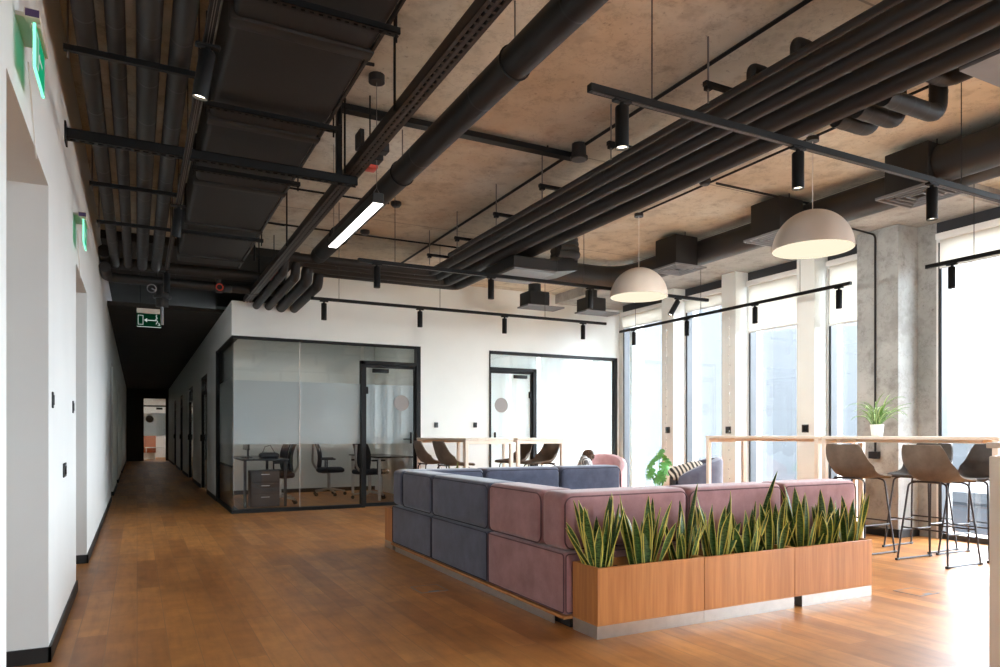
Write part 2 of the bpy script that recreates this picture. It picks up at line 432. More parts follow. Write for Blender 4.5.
# ------------------------------------------------------------------ the shell
b = MB(); b.box(-2.2, 8.4, YR - .2, 38, -.25, 0); struct('floor', b, M['floor'])
b = MB(); b.box(-.6, 8.4, YR - .2, YB, ZC, ZC + .3); b.box(1.9, 8.4, YB, 15, ZC, ZC + .3)
struct('ceiling', b, M['ceiling'])
b = MB(); b.box(6.55, 8.4, 3.98, YB, ZD, ZC + .01); struct('ceiling_beam', b, M['column'])
b = MB(); b.box(-.6, 1.95, YB - .9, YE + .2, ZC - .1, ZC + .05); b.box(-.5, 1.3, YB + 1.2, YE, 3.02, 3.08); b.box(1.9, 1.96, YB + .12, 15, 2.9, ZC); struct('ceiling_corridor', b, M['darkceil'])
# left wall with deep openings
OP = [(2.86, 4.13), (5.90, 7.13), (13.6, 14.7), (17.4, 18.5), (22, 23)]
b = MB(); y = YR
for a, c in OP:
    b.box(-1.0, XL, y, a, 0, ZC); b.box(-1.0, XL, a, c, 2.36, ZC); y = c
b.box(-1.0, XL, y, YE, 0, ZC)
struct('wall_left', b, M['white'])
b = MB(); b.box(-2.2, -2.1, YR, YE, 0, ZC); b.box(-2.1, -.95, YR - .05, YE, 2.9, 2.95)
for a, c in OP: b.box(-2.1, -1.0, a - 1.0, a - .9, 0, 2.9); b.box(-2.1, -1.0, c + .9, c + 1.0, 0, 2.9)
struct('wall_behind_openings', b, M['warmwhite'])
b = MB(); y = YR; t = .012; hb = .075
for a, c in OP:
    b.box(XL, XL + t, y, a + t, 0, hb); b.box(-1.0, XL + t, c - t, c, 0, hb); b.box(-1.0, XL + t, a, a + t, 0, hb); y = c - t
b.box(XL, XL + t, y, YE, 0, hb); struct('baseboard_left', b, M['baseb'])
RW_ADDED = [(1.85, 2.95)]  # unseen rear window, added to light the surfaces that face the camera
b = MB(); b.box(-.6, 1.85, YR - .2, YR, 0, ZC); b.box(1.85, 2.95, YR - .2, YR, 3.3, ZC); b.box(2.95, 8.4, YR - .2, YR, 0, ZC)
struct('wall_rear', b, M['white'])
for k, (a, c) in enumerate(RW_ADDED):
    w = sgroup('window_%d' % (21 + k), ((a + c) / 2, YR, 0))
    f = MB(); f.box(a, a + .06, YR - .12, YR - .02, 0, 3.3); f.box(c - .06, c, YR - .12, YR - .02, 0, 3.3); f.box(a + .06, c - .06, YR - .12, YR - .02, 3.22, 3.3); f.box(a + .06, c - .06, YR - .12, YR - .02, 0, .07)
    obj('window_frame', f, M['darkframe'], w)
    g = MB(); g.box(a + .06, c - .06, YR - .08, YR - .07, .07, 3.22); obj('pane', g, M['winglass'], w)
# back wall with the two glazed openings
G1 = (XC, 4.0); G2 = (5.25, 7.89)
b = MB()
b.box(XC, 1.95, YB, YB + .12, ZG, 3.02); b.box(1.95, 8.0, YB, YB + .12, ZG, ZC)
b.box(G1[1], G2[0], YB, YB + .12, 0, ZG); b.box(G2[1], 8.0, YB, YB + .12, 0, ZG)
struct('wall_back', b, M['warmwhite'])
b = MB(); b.box(G1[1] + .03, G2[0], YB - t, YB, 0, hb); struct('baseboard_back', b, M['baseb'])
# corridor right hand wall with door openings
GD = [(14.5, 16.0), (18.4, 20.0), (22.6, 24.0), (26.6, 28.0)]
b = MB(); b.box(XC, XC + .12, YB + .12, 12.75, ZG, 3.02); y = 12.75
for a, c in GD:
    b.box(XC, XC + .12, y, a, 0, 3.02); b.box(XC, XC + .12, a, c, 2.3, 3.02); y = c
b.box(XC, XC + .12, y, YE, 0, 3.02)
struct('wall_corridor', b, M['white'])
b = MB(); y = 12.75
for a, c in GD: b.box(XC - t, XC, y, a, 0, hb); y = c
b.box(XC - t, XC, y, YE, 0, hb); struct('baseboard_corridor', b, M['baseb'])
# end wall of the corridor with its glass door
dx0, dx1 = .21, 1.12
b = MB(); b.box(-.6, dx0, YE, YE + .15, 0, ZC); b.box(dx1, 1.95, YE, YE + .15, 0, ZC); b.box(dx0, dx1, YE, YE + .15, 2.66, ZC)
struct('wall_corridor_end', b, M['olive'])
b = MB(); b.box(-2, -1.9, YE + .15, 37.9, 0, 2.9); b.box(2.9, 3, YE + .15, 37.9, 0, 2.9); b.box(-2, 3, 37.8, 37.9, 0, 2.9); b.box(-2, 3, YE + .15, 37.9, 2.9, 3.0)
struct('wall_far_room', b, M['white'])
# rooms behind the partitions
RB = 13.9
b = MB(); b.box(XC + .12, 8.3, RB, RB + .12, 0, ZC); b.box(4.3, 4.4, YB + .12, RB, 0, ZC); struct('wall_meeting_rooms', b, M['warmwhite'])
b = MB(); b.box(XC + .12, 4.3, RB - t, RB, 0, hb); struct('baseboard_meeting_room', b, M['baseb'])
b = MB(); b.box(XC + .02, 4.3, YB + .12, RB, 2.90, 2.96); struct('ceiling_meeting_room', b, M['warmwhite'])
# long row of rooms along the corridor (closed behind the doors)
b = MB(); b.box(3.6, 3.7, RB + .12, YE, 0, 2.97); b.box(XC + .12, 3.7, RB + .12, YE, 2.97, 3.02); struct('wall_side_rooms', b, M['warmwhite'])

# window wall: pillars, concrete column, windows
PIERS = [(5.98, 6.25), (7.28, 7.55), (8.57, 8.85), (2.35, 2.62), (1.0, 1.27), (-.4, -.13), (-1.8, -1.53), (-3.2, -2.93), (-4.6, -4.33)]
for k, (a, c) in enumerate(PIERS):
    b = MB(); b.box(7.48, 8.0, a, c, 0, ZD if a > 3.98 else ZC, .004, 1); struct('pillar', b, M['warmwhite'])
b = MB(); b.box(7.94, 8.2, 10.18, 10.6, 0, ZC); b.box(7.9, 8.2, YR, YR + .8, 0, ZC); b.box(8.0, 8.25, 14.0, 15, 0, ZC); struct('wall_right', b, M['warmwhite'])
b = MB(); b.box(7.36, 8.0, 4.82, 5.32, 0, ZD, .012, 2); struct('concrete_column', b, M['column'])
b = MB(); b.box(7.345, 7.36, 4.81, 5.32, 0, .09); b.box(7.345, 8.0, 4.805, 4.82, 0, .09); struct('baseboard_column', b, M['baseb'])
ZW = 3.27
WINS = [(8.85, 10.18, 3.02), (7.55, 8.57, 3.06), (6.25, 7.28, 2.58), (5.32, 5.98, 2.50), (2.62, 4.62, 2.93), (1.27, 2.35, 2.9), (-.13, 1.0, 2.9), (-1.53, -.4, 2.9), (-2.93, -1.8, 2.9), (-4.33, -3.2, 2.9)]
BL = ['cream roller blind, short, in the window nearest the back wall', 'cream roller blind, short, between the pillars beside the smaller pendant', 'cream roller blind pulled low between the pillars behind the larger pendant',
      'narrow cream roller blind beside the concrete column', 'wide cream roller blind in the big window at the right edge']
for k, (a, c, zb) in enumerate(WINS):
    top = (ZD if a > 3.9 else ZC)
    w = sgroup('window_%d' % (k + 1), (XW, (a + c) / 2, 0))
    f = MB(); f.box(XW - .05, XW + .09, a, a + .05, 0, ZW); f.box(XW - .05, XW + .09, c - .018, c, 0, ZW)
    f.box(XW - .05, XW + .09, a + .05, c - .018, ZW - .07, ZW)
    obj('window_frame', f, M['winframe'], w)
    f = MB(); f.box(XW - .03, XW + .07, a + .05, a + .085, .0, ZW - .07); f.box(XW - .045, XW + .07, c - .055, c - .018, 0, ZW - .07); f.box(XW - .04, XW + .08, a + .085, c - .055, 0, .06)
    obj('sash', f, M['darkframe'], w)
    g = MB(); g.box(XW + .02, XW + .03, a + .085, c - .055, .06, ZW - .07); obj('pane', g, M['winglass'], w)
    g = MB(); g.box(XW - .04, XW + .24, a, c, ZW, top); obj('fascia', g, M['darkframe'], w)
    if k == 4: 
        g = MB(); g.box(7.71, 8.0, 4.62, 4.82, 0, ZD); obj('side_panel', g, M['column'], w)
    if k < 5:
        t_ = thing('roller_blind', BL[k], 'blind', (XW - .1, (a + c) / 2, ZW - .06), 0, 'roller blinds in the tall windows')
        g = MB(); g.box(XW - .125, XW - .05, a + .03, c - .03, ZW - .055, ZW + .015, .01, 2); obj('cassette', g, M['winframe'], t_)
        g = MB(); g.box(XW - .088, XW - .086, a + .06, c - .06, zb, ZW - .055); obj('cloth', g, M['blind'], t_)
        g = MB(); g.box(XW - .094, XW - .08, a + .06, c - .06, zb - .025, zb); obj('bottom_bar', g, M['winframe'], t_)
b = MB(); b.box(7.95, 8.05, YB + .12, RB, 0, .3); b.box(7.95, 8.05, YB + .12, RB, 3.2, ZC); struct('wall_bright_room', b, M['warmwhite'])

# ------------------------------------------------------------------ glazed partitions and doors
def partition_main():
    w = sgroup('window_11', (2.6, YB, 0))
    x0, x1 = G1; yf = YB + .04
    f = MB(); f.box(x0, x1, YB - .01, YB + .1, ZG - .035, ZG); f.box(x0, 3.08, YB - .01, YB + .1, 0, .05)
    f.box(x1 - .045, x1 + .025, YB - .015, YB + .1, 0, ZG); f.box(3.06, 3.115, YB - .012, YB + .1, 0, 2.26); f.box(3.06, x1, YB - .012, YB + .1, 2.205, 2.26)
    f.box(x0, x0 + .1, YB + .1, 12.75, 0, .05); f.box(x0, x0 + .1, YB + .1, 12.75, ZG - .03, ZG)
    f.box(x0 - .01, x0 + .11, 12.70, 12.76, 0, ZG)
    obj('partition_frame', f, M['black'], w)
    g = MB(); g.box(x0 + .012, 2.14, yf, yf + .012, .05, ZG - .035); obj('pane', g, M['glass'], w)
    g = MB(); g.box(2.146, 3.06, yf, yf + .012, .05, ZG - .035); obj('pane', g, M['glass'], w)
    g = MB(); g.box(3.115, x1 - .045, yf, yf + .012, 2.26, ZG - .035); obj('pane', g, M['glass'], w)
    g = MB(); g.box(x0 + .02, x0 + .032, YB + .052, 12.70, .05, ZG - .03); obj('pane', g, M['glass'], w)
    g = MB(); g.box(x0 + .03, 3.06, yf + .014, yf + .017, .98, 1.90); obj('frosted_band', g, M['film'], w)
    g = MB(); g.box(x0 + .034, x0 + .037, YB + .06, 12.70, .98, 1.90); obj('frosted_band', g, M['film'], w)
    g = MB(); g.box(2.138, 2.148, yf - .003, yf + .015, .05, ZG - .035); obj('joint', g, M['steel'], w)
partition_main()
def glass_door(name, x0, x1, hinge_left, film, logo_x, fullfilm):
    d = sgroup(name, ((x0 + x1) / 2, YB, 0), 'glass office door with black frame and round grey disc', 'door')
    yf = YB + .03
    f = MB(); f.box(x0, x0 + .03, yf - .01, yf + .04, .01, 2.20); f.box(x1 - .03, x1, yf - .01, yf + .04, .01, 2.20); f.box(x0 + .03, x1 - .03, yf - .01, yf + .04, 2.16, 2.20); f.box(x0 + .03, x1 - .03, yf - .01, yf + .04, .01, .06)
    obj('door_frame', f, M['black'], d)
    g = MB(); g.box(x0 + .03, x1 - .03, yf + .01, yf + .02, .06, 2.16); obj('pane', g, M['glass'], d)
    g = MB(); g.box(x0 + .031, x1 - .031, yf + .022, yf + .025, .06 if fullfilm else .98, 2.16 if fullfilm else 1.90); obj('frosted_band', g, M[film], d)
    g = MB(); n = 40; g.poly([(logo_x + .125 * math.cos(2 * math.pi * k / n), yf + .009, 1.62 + .125 * math.sin(2 * math.pi * k / n)) for k in range(n)], (0, -.003, 0)); obj('vinyl_disc', g, M['logo'], d)
    hx = x1 - .09 if hinge_left else x0 + .09
    g = MB(); g.box(hx - .012, hx + .012, yf - .05, yf - .01, .98, 1.16, .004, 1); g.tube(fillet([(hx, yf - .03, 1.05), (hx, yf - .07, 1.05), (hx + (-.14 if hinge_left else .14), yf - .07, 1.05)], .02), .009, 8); obj('handle', g, M['black'], d)
    cx = x0 + .25 if hinge_left else x1 - .25
    g = MB(); g.box(cx - .13, cx + .13, yf - .055, yf - .01, 2.08, 2.14, .008, 2); obj('door_closer', g, M['black'], d)
    hx2 = x0 + .03 if hinge_left else x1 - .03
    g = MB(); g.box(hx2 - .03, hx2 + .03, yf - .02, yf + .03, 1.75, 1.86, .004, 1); obj('hinge', g, M['black'], d)
    return d
glass_door('door_1', 3.115, 3.955, True, 'film', 3.72, False)
def partition_bright():
    x0, x1 = G2; yf = YB + .04
    w = sgroup('window_12', (6.5, YB, 0))
    f = MB(); f.box(x0, x1, YB - .012, YB + .1, ZG - .045, ZG + .005); f.box(x1 - .07, x1, YB - .012, YB + .1, 0, ZG); f.box(x0, x0 + .02, YB - .012, YB + .1, 0, ZG)
    f.box(6.10, 6.17, YB - .012, YB + .1, 0, 2.25); f.box(x0, 6.17, YB - .012, YB + .1, 2.20, 2.255); f.box(6.17, x1 - .07, YB - .01, YB + .1, 0, .05)
    obj('partition_frame', f, M['black'], w)
    for a, c, z0, z1 in ((6.17, 7.0, .05, ZG - .045), (7.006, x1 - .07, .05, ZG - .045), (x0 + .02, 6.17, 2.255, ZG - .045)):
        g = MB(); g.box(a, c, yf, yf + .012, z0, z1); obj('pane', g, M['glass'], w)
        g = MB(); g.box(a, c, yf + .014, yf + .017, z0, z1); obj('frosted_film', g, M['film2'], w)
partition_bright()
glass_door('door_2', G2[0] + .02, 6.10, False, 'film2', 5.50, True)
# doors along the corridor
for k, (a, c) in enumerate(GD):
    d = sgroup('door_%d' % (k + 3), (XC, (a + c) / 2, 0))
    f = MB(); f.box(XC + .01, XC + .09, a, a + .06, 0, 2.3); f.box(XC + .01, XC + .09, c - .06, c, 0, 2.3); f.box(XC + .01, XC + .09, a + .06, c - .06, 2.24, 2.3); f.box(XC + .01, XC + .09, a + .06, c - .06, 1.95, 2.0)
    obj('door_frame', f, M['black'], d)
    g = MB(); g.box(XC + .04, XC + .05, a + .06, c - .06, .02, 1.95); obj('pane', g, M['glass'], d)
    g = MB(); g.box(XC + .052, XC + .055, a + .06, c - .06, .02, 1.95); obj('frosted_film', g, M['film'], d)
    g = MB(); g.box(XC + .04, XC + .05, a + .06, c - .06, 2.0, 2.24); obj('transom_pane', g, M['glass'], d)
    g = MB(); g.box(XC - .02, XC + .04, c - .14, c - .1, .98, 1.12, .004, 1); obj('handle', g, M['black'], d)
d = sgroup('door_7', ((dx0 + dx1) / 2, YE, 0))
f = MB()
for a, c in ((dx0, dx0 + .04), (dx1 - .04, dx1)): f.box(a, c, YE + .02, YE + .1, 0, 2.66)
f.box(dx0, dx1, YE + .02, YE + .1, 2.62, 2.66); f.box(dx0, dx1, YE + .02, YE + .1, 2.28, 2.34); obj('door_frame', f, M['black'], d)
g = MB(); g.box(dx0 + .04, dx1 - .04, YE + .05, YE + .06, .02, 2.28); obj('pane', g, M['glass'], d)
g = MB(); g.box(dx0 + .04, dx1 - .04, YE + .05, YE + .06, 2.34, 2.62); obj('transom_pane', g, M['glass'], d)
g = MB(); g.box(dx0 + .04, dx1 - .04, YE + .062, YE + .065, 1.05, 2.02); obj('frosted_band', g, M['film'], d)
g = MB(); g.poly([(dx0 + .26 + .15 * math.cos(2 * math.pi * k / 32), YE + .045, 1.76 + .15 * math.sin(2 * math.pi * k / 32)) for k in range(32)], (0, -.003, 0)); obj('vinyl_disc', g, M['logo'], d)
g = MB(); g.box(dx1 - .4, dx1 - .16, YE - .01, YE + .04, 2.16, 2.24); obj('door_closer', g, M['black'], d)

# ------------------------------------------------------------------ sofa
def rrect(axis, fixed, a0, a1, z0, z1, r, n=6):
    pts = []
    for (ca, cz, q0) in ((a1 - r, z1 - r, 0), (a0 + r, z1 - r, 90), (a0 + r, z0 + r, 180), (a1 - r, z0 + r, 270)):
        for k in range(n + 1):
            q = R(q0 + 90 * k / n); p = (ca + r * math.cos(q), cz + r * math.sin(q))
            pts.append((fixed, p[0], p[1]) if axis == 'x' else (p[0], fixed, p[1]))
    return pts
ZS, ZM, ZT = .078, .445, .785
X0, X1 = 2.2, 4.78; Y0, Y1 = 3.45, 6.54; TK = .27
def module(name, label, cloth, pipe, lows, backs, seats, group='modules of the sectional sofa'):
    lx = [q for l in lows for q in l[:4]]
    t = thing(name, label, 'sofa', ((lows[0][0] + lows[0][1]) / 2, (lows[0][2] + lows[0][3]) / 2, ZS), 0, group)
    for (a, c, d, e) in lows:
        m = MB(); m.cushion(a, c, d, e, ZS, ZM - .004, .022, .002); obj('base', m, cloth, t)
    for (a, c, d, e, faces) in backs:
        m = MB(); m.cushion(a, c, d, e, ZM + .004, ZT, .045, .002); o = obj('backrest', m, cloth, t)
        p = MB()
        for fc in faces:
            if fc == 'L': p.tube(rrect('x', a + .006, d + .006, e - .006, ZM + .012, ZT - .022, .055), .0045, 6, True)
            if fc == 'F': p.tube(rrect('y', d + .006, a + .006, c - .006, ZM + .012, ZT - .022, .055), .0045, 6, True)
            if fc == 'R': p.tube(rrect('x', c - .006, d + .006, e - .006, ZM + .012, ZT - .022, .055), .0045, 6, True)
            if fc == 'B': p.tube(rrect('y', e - .006, a + .006, c - .006, ZM + .012, ZT - .022, .055), .0045, 6, True)
        obj('piping', p, pipe, o)
    for (a, c, d, e) in seats:
        m = MB(); m.cushion(a, c, d, e, ZM - .12, ZM + .04, .04, .001); obj('seat_cushion', m, cloth, t)
    p = MB()
    for (a, c, d, e) in lows:
        if abs(a - X0) < .01:
            p.tube(rrect('x', a - .002, d + .008, e - .008, ZS + .012, ZM - .014, .02), .004, 6, True)
        if abs(d - Y0) < .01: p.tube(rrect('y', d - .002, a + .008, c - .008, ZS + .012, ZM - .014, .02), .004, 6, True)
    if len(p.bm.verts): obj('piping', p, pipe, t)
    return t
g_ = .004
module('sofa_module', 'mauve corner sofa module behind the left end of the plant boxes', M['mauve'], M['mauvepipe'],
       [(X0, X0 + .94, Y0, 4.46 - g_)],
       [(X0, X0 + .94 - g_, Y0, Y0 + TK, 'F'), (X0, X0 + TK, Y0 + TK + g_, 4.46 - g_, 'L')], [(X0 + TK + .01, 3.14, Y0 + TK + .01, 4.45)])
module('sofa_module', 'mauve sofa module in the middle behind the plant boxes', M['mauve'], M['mauvepipe'],
       [(3.14 + g_, 4.0 - g_, Y0, 4.46 - g_)], [(3.14 + g_, 4.0 - g_, Y0, Y0 + TK, 'F')], [(3.15, 3.99, Y0 + TK + .01, 4.45)])
module('sofa_module', 'mauve sofa module at the right end behind the plant boxes', M['mauve'], M['mauvepipe'],
       [(4.0 + g_, X1, Y0, 4.46 - g_)], [(4.0 + g_, X1, Y0, Y0 + TK, 'F')], [(4.01, X1 - .01, Y0 + TK + .01, 4.45)])
module('sofa_module', 'slate blue sofa module beside the mauve corner, back to the floor socket', M['slate'], M['slatepipe'],
       [(X0, X0 + .94, 4.46, 5.53 - g_)], [(X0, X0 + TK, 4.46, 5.53 - g_, 'L')], [(X0 + TK + .01, 3.14, 4.47, 5.52)])
module('sofa_module', 'slate blue corner sofa module at the far left of the sofa', M['slate'], M['slatepipe'],
       [(X0, X0 + .86, 5.53, Y1)], [(X0, X0 + TK, 5.53, Y1 - TK - g_, 'L'), (X0, X0 + .86, Y1 - TK, Y1, 'F')], [(X0 + TK + .01, 3.05, 5.54, Y1 - TK - .01)])
module('sofa_module', 'slate blue sofa module in the middle of the far row', M['slate'], M['slatepipe'],
       [(3.06 + g_, 3.95 - g_, 5.53, Y1)], [(3.06 + g_, 3.95 - g_, Y1 - TK, Y1, 'F')], [(3.07, 3.94, 5.54, Y1 - TK - .01)])
module('sofa_module', 'slate blue sofa module at the right end of the far row', M['slate'], M['slatepipe'],
       [(3.95 + g_, X1 - .05, 5.53, Y1)], [(3.95 + g_, X1 - .05, Y1 - TK, Y1, 'FR')], [(3.96, X1 - .06, 5.54, Y1 - TK - .01)])
t = thing('sofa_platform', 'low oak edged platform with metal plinth carrying the sofa', 'platform', (3.4, 5, 0))
b = MB(); b.box(X0 - .012, X1, Y0 - .01, Y1 + .01, .058, ZS - .002, .002, 1); obj('board', b, M['oakx'], t)
b = MB(); b.box(X0 + .012, X0 + .02, Y0 + .14, 4.90, 0, .058); b.box(X0 + .012, X0 + .02, 4.905, Y1 - .05, 0, .058); b.box(X1 - .03, X1 - .02, Y0 + .14, Y1, 0, .058); b.box(X0 + .012, X1 - .02, Y1 - .06, Y1 - .05, 0, .058); obj('plinth', b, M['steel'], t)
b = MB(); b.box(X0 + .05, X1 - .05, Y0 + .02, Y1 - .08, 0, .056); obj('core', b, M['plastic'], t)

# ------------------------------------------------------------------ planters and snake plants
PW, PZ0, PZ1 = .776, .078, .392
def planter(x0, y0, label, group, gap=False, w=PW, d=.25):
    t = thing('wooden_planter', label, 'planter', (x0 + w / 2, y0 + d / 2, 0), 0, group)
    x1, y1 = x0 + w - .002, y0 + d; th = .019
    b = MB(); b.box(x0, x1, y0, y0 + th, PZ0, PZ1, .0015, 1); b.box(x0, x1, y1 - th, y1, PZ0, PZ1, .0015, 1); b.box(x0, x0 + th, y0 + th, y1 - th, PZ0, PZ1); b.box(x1 - th, x1, y0 + th, y1 - th, PZ0, PZ1); b.box(x0 + th, x1 - th, y0 + th, y1 - th, PZ0, PZ0 + .03)
    obj('box', b, M['oak'], t)
    b = MB(); b.box(x0 + (.072 if gap else 0), x1, y0 + .004, y1 - .004, 0, PZ0 - .006); obj('plinth', b, M['steel'], t)
    b = MB(); b.box(x0, x1, y0 + .002, y1 - .002, PZ0 - .006, PZ0 - .0005); obj('edge', b, M['oakx'], t)
    b = MB()
    random.seed(int(x0 * 100))
    b.surf(lambda u, v: Vector((x0 + th + u * (w - 2 * th - .002), y0 + th + v * (d - 2 * th), PZ1 - .05 + .008 * math.sin(u * 40 + v * 9) * math.cos(v * 22))), 40, 12)
    obj('soil', b, M['soil'], t)
PX, PY = 2.245, 3.185
planter(PX, PY, 'oak veneer planter box at the left end, nearest the camera', 'planter boxes of the sofa')
planter(PX + PW, PY, 'oak veneer planter box in the middle of the front row', 'planter boxes of the sofa')
planter(PX + 2 * PW, PY, 'oak veneer planter box at the right end with black gap in plinth', 'planter boxes of the sofa', True)
planter(2.215, 6.57, 'planter box behind the far blue sofa corner, only its end showing', 'planter boxes of the sofa')
def blade(mb, base, az, lean, length, width, curve, twist):
    d = Vector((math.cos(az), math.sin(az), 0)); base = Vector(base)
    def fn(u, v):
        ang = lean + curve * v * v
        # integrate roughly along the bent spine
        k = 8; p = Vector((0, 0, 0))
        for i in range(k):
            q = lean + curve * ((i + .5) / k * v) ** 2
            p += (d * math.sin(q) + Vector((0, 0, 1)) * math.cos(q)) * (length * v / k)
        side = Vector((-math.sin(az + twist * v), math.cos(az + twist * v), 0))
        nrm = side.cross(d * math.sin(ang) + Vector((0, 0, 1)) * math.cos(ang))
        w = width * (.62 + .38 * math.sin(min(1, v / .5) * math.pi / 2)) * (1 - max(0, (v - .45) / .55) ** 2.2)
        q = (u - .5) * 2
        return base + p + side * (q * w / 2) + nrm * (abs(q) ** 1.6 * w * .22)
    mb.surf(fn, 6, 12, .0022)
def snake_plant(x, y, label, n, hmin, hmax, seed, group, extra=(), z=PZ1 - .055):
    rnd = random.Random(seed); m = MB()
    for k in range(n):
        az = 2 * math.pi * k / n + rnd.uniform(-.4, .4); rr = rnd.uniform(.01, .05)
        lean = rnd.uniform(.03, .28) if k % 3 else rnd.uniform(.25, .52)
        blade(m, (x + rr * math.cos(az) * 2.1, y + rr * math.sin(az) * .9, z), az, lean * (1 if abs(math.cos(az)) > .5 else .45), rnd.uniform(hmin, hmax) * (.85 if lean > .3 else 1.08), rnd.uniform(.046, .066), rnd.uniform(-.1, .4), rnd.uniform(-1.2, 1.2))
    for e in extra: blade(m, (x + e[0], y + e[1], z), *e[2:])
    o = obj('snake_plant', m, M['snake'], None, None, 60); o.location.z += 0
    tag(o, label, 'plant', group); return o
GP = 'snake plants in the front planters'
PLANTS = [(598, 13, .30, .42, 'snake plant at the left end of the front planters, wide spread'),
          (646, 14, .30, .43, 'snake plant second from the left in the front planters'),
          (684, 12, .18, .36, 'short leaved snake plant third from the left, in left planter'),
          (716, 11, .28, .42, 'snake plant at the left end of the middle planter'),
          (748, 12, .2, .36, 'snake plant in the middle of the middle planter, dense low leaves'),
          (773, 11, .28, .40, 'snake plant at the right end of the middle planter, one tall stray leaf'),
          (802, 11, .30, .42, 'snake plant at the left end of the right planter'),
          (826, 11, .22, .38, 'snake plant in the middle of the right planter'),
          (849, 9, .27, .38, 'snake plant at the far right end of the planters')]
for k, (px, n, h0, h1, lb) in enumerate(PLANTS):
    p = at(px, 550, Y=PY + .125)
    ex = []
    if k == 0: ex = [(-.03, -.02, math.pi, .62, .34, .05, .05, .2), (-.02, 0, math.pi, .3, .45, .052, .1, .1)]
    if k == 4: ex = [(.02, 0, 0, .1, .36, .035, .12, 0), (.03, .01, .0, .38, .60, .042, .15, .3)]
    if k == 2: ex = [(.02, .02, 0, .15, .5, .04, .22, .2)]
    if k == 8: ex = [(.03, -.01, 0, .45, .40, .05, .05, .2)]
    snake_plant(p.x, p.y, lb, n, h0, h1, 30 + k, GP, ex)
snake_plant(2.87, 6.69, 'snake plant behind the far blue sofa row, only its tips showing', 9, .38, .48, 62, None)

# floor boxes
def floor_box(corners, label):
    xs = [c[0] for c in corners]; ys = [c[1] for c in corners]; x0, x1, y0, y1 = min(xs), max(xs), min(ys), max(ys)
    t = thing('floor_socket_box', label, 'floor box', ((x0 + x1) / 2, (y0 + y1) / 2, 0), 0, 'flush floor boxes')
    b = MB(); w = .008
    b.box(x0, x1, y0, y0 + w, 0, .003); b.box(x0, x1, y1 - w, y1, 0, .003); b.box(x0, x0 + w, y0 + w, y1 - w, 0, .003); b.box(x1 - w, x1, y0 + w, y1 - w, 0, .003)
    obj('rim', b, M['grey'], t)
    b = MB(); b.box(x0 + w, x1 - w, y0 + w, y1 - w, 0, .002); obj('lid', b, M['floor'], t)
    b = MB(); b.box((x0 + x1) / 2 - .04, (x0 + x1) / 2 + .04, y0 + w, y0 + w + .03, .002, .0035); obj('cable_flap', b, M['grey'], t)
floor_box([(1.79, 4.69), (2.0, 4.92)], 'flush floor socket box beside the blue sofa')
floor_box([(4.84, 3.01), (5.07, 3.21)], 'flush floor socket box near the bar stools')

# ------------------------------------------------------------------ bar tables
def bar_table(name, label, x0, x1, y0, y1, ht, group):
    t = thing(name, label, 'table', ((x0 + x1) / 2, (y0 + y1) / 2, 0), 0, group)
    b = MB(); b.box(x0, x1, y0, y1, ht - .028, ht, .002, 1); obj('tabletop', b, M['birch'], t)
    w = .045
    b = MB(); b.box(x0 + .05, x1 - .05, y0 + .15, y0 + .19, ht - .055, ht - .029); b.box(x0 + .05, x1 - .05, y1 - .19, y1 - .15, ht - .055, ht - .029); b.box((x0 + x1) / 2 - .02, (x0 + x1) / 2 + .02, y0 + .05, y1 - .05, ht - .06, ht - .03); obj('under_frame', b, M['birchleg'], t)
    for yy in (y0 + .01, y1 - .01 - w):
        b = MB(); b.box(x0, x1, yy, yy + w, ht - .075, ht - .03, .003, 1); obj('end_rail', b, M['birchleg'], t)
        for xx in (x0, x1 - w):
            b = MB(); b.box(xx, xx + w, yy, yy + w, 0, ht - .075, .003, 1); obj('leg', b, M['birchleg'], t)
    return t
HT = 1.108
bar_table('bar_table', 'pale bar table by the windows, half farther from the camera', 6.14, 6.76, 4.86, 6.46, HT, 'bar tables')
bar_table('bar_table', 'pale bar table with spider plant, between the brown stools', 6.14, 6.76, 3.18, 4.84, HT, 'bar tables')
bar_table('bar_table', 'pale bar table near the back wall, left of the joined pair', 3.76, 4.46, 8.25, 10.05, HT - .035, 'bar tables')
bar_table('bar_table', 'pale bar table near the back wall, right of the joined pair', 4.52, 5.26, 8.25, 10.05, HT - .035, 'bar tables')

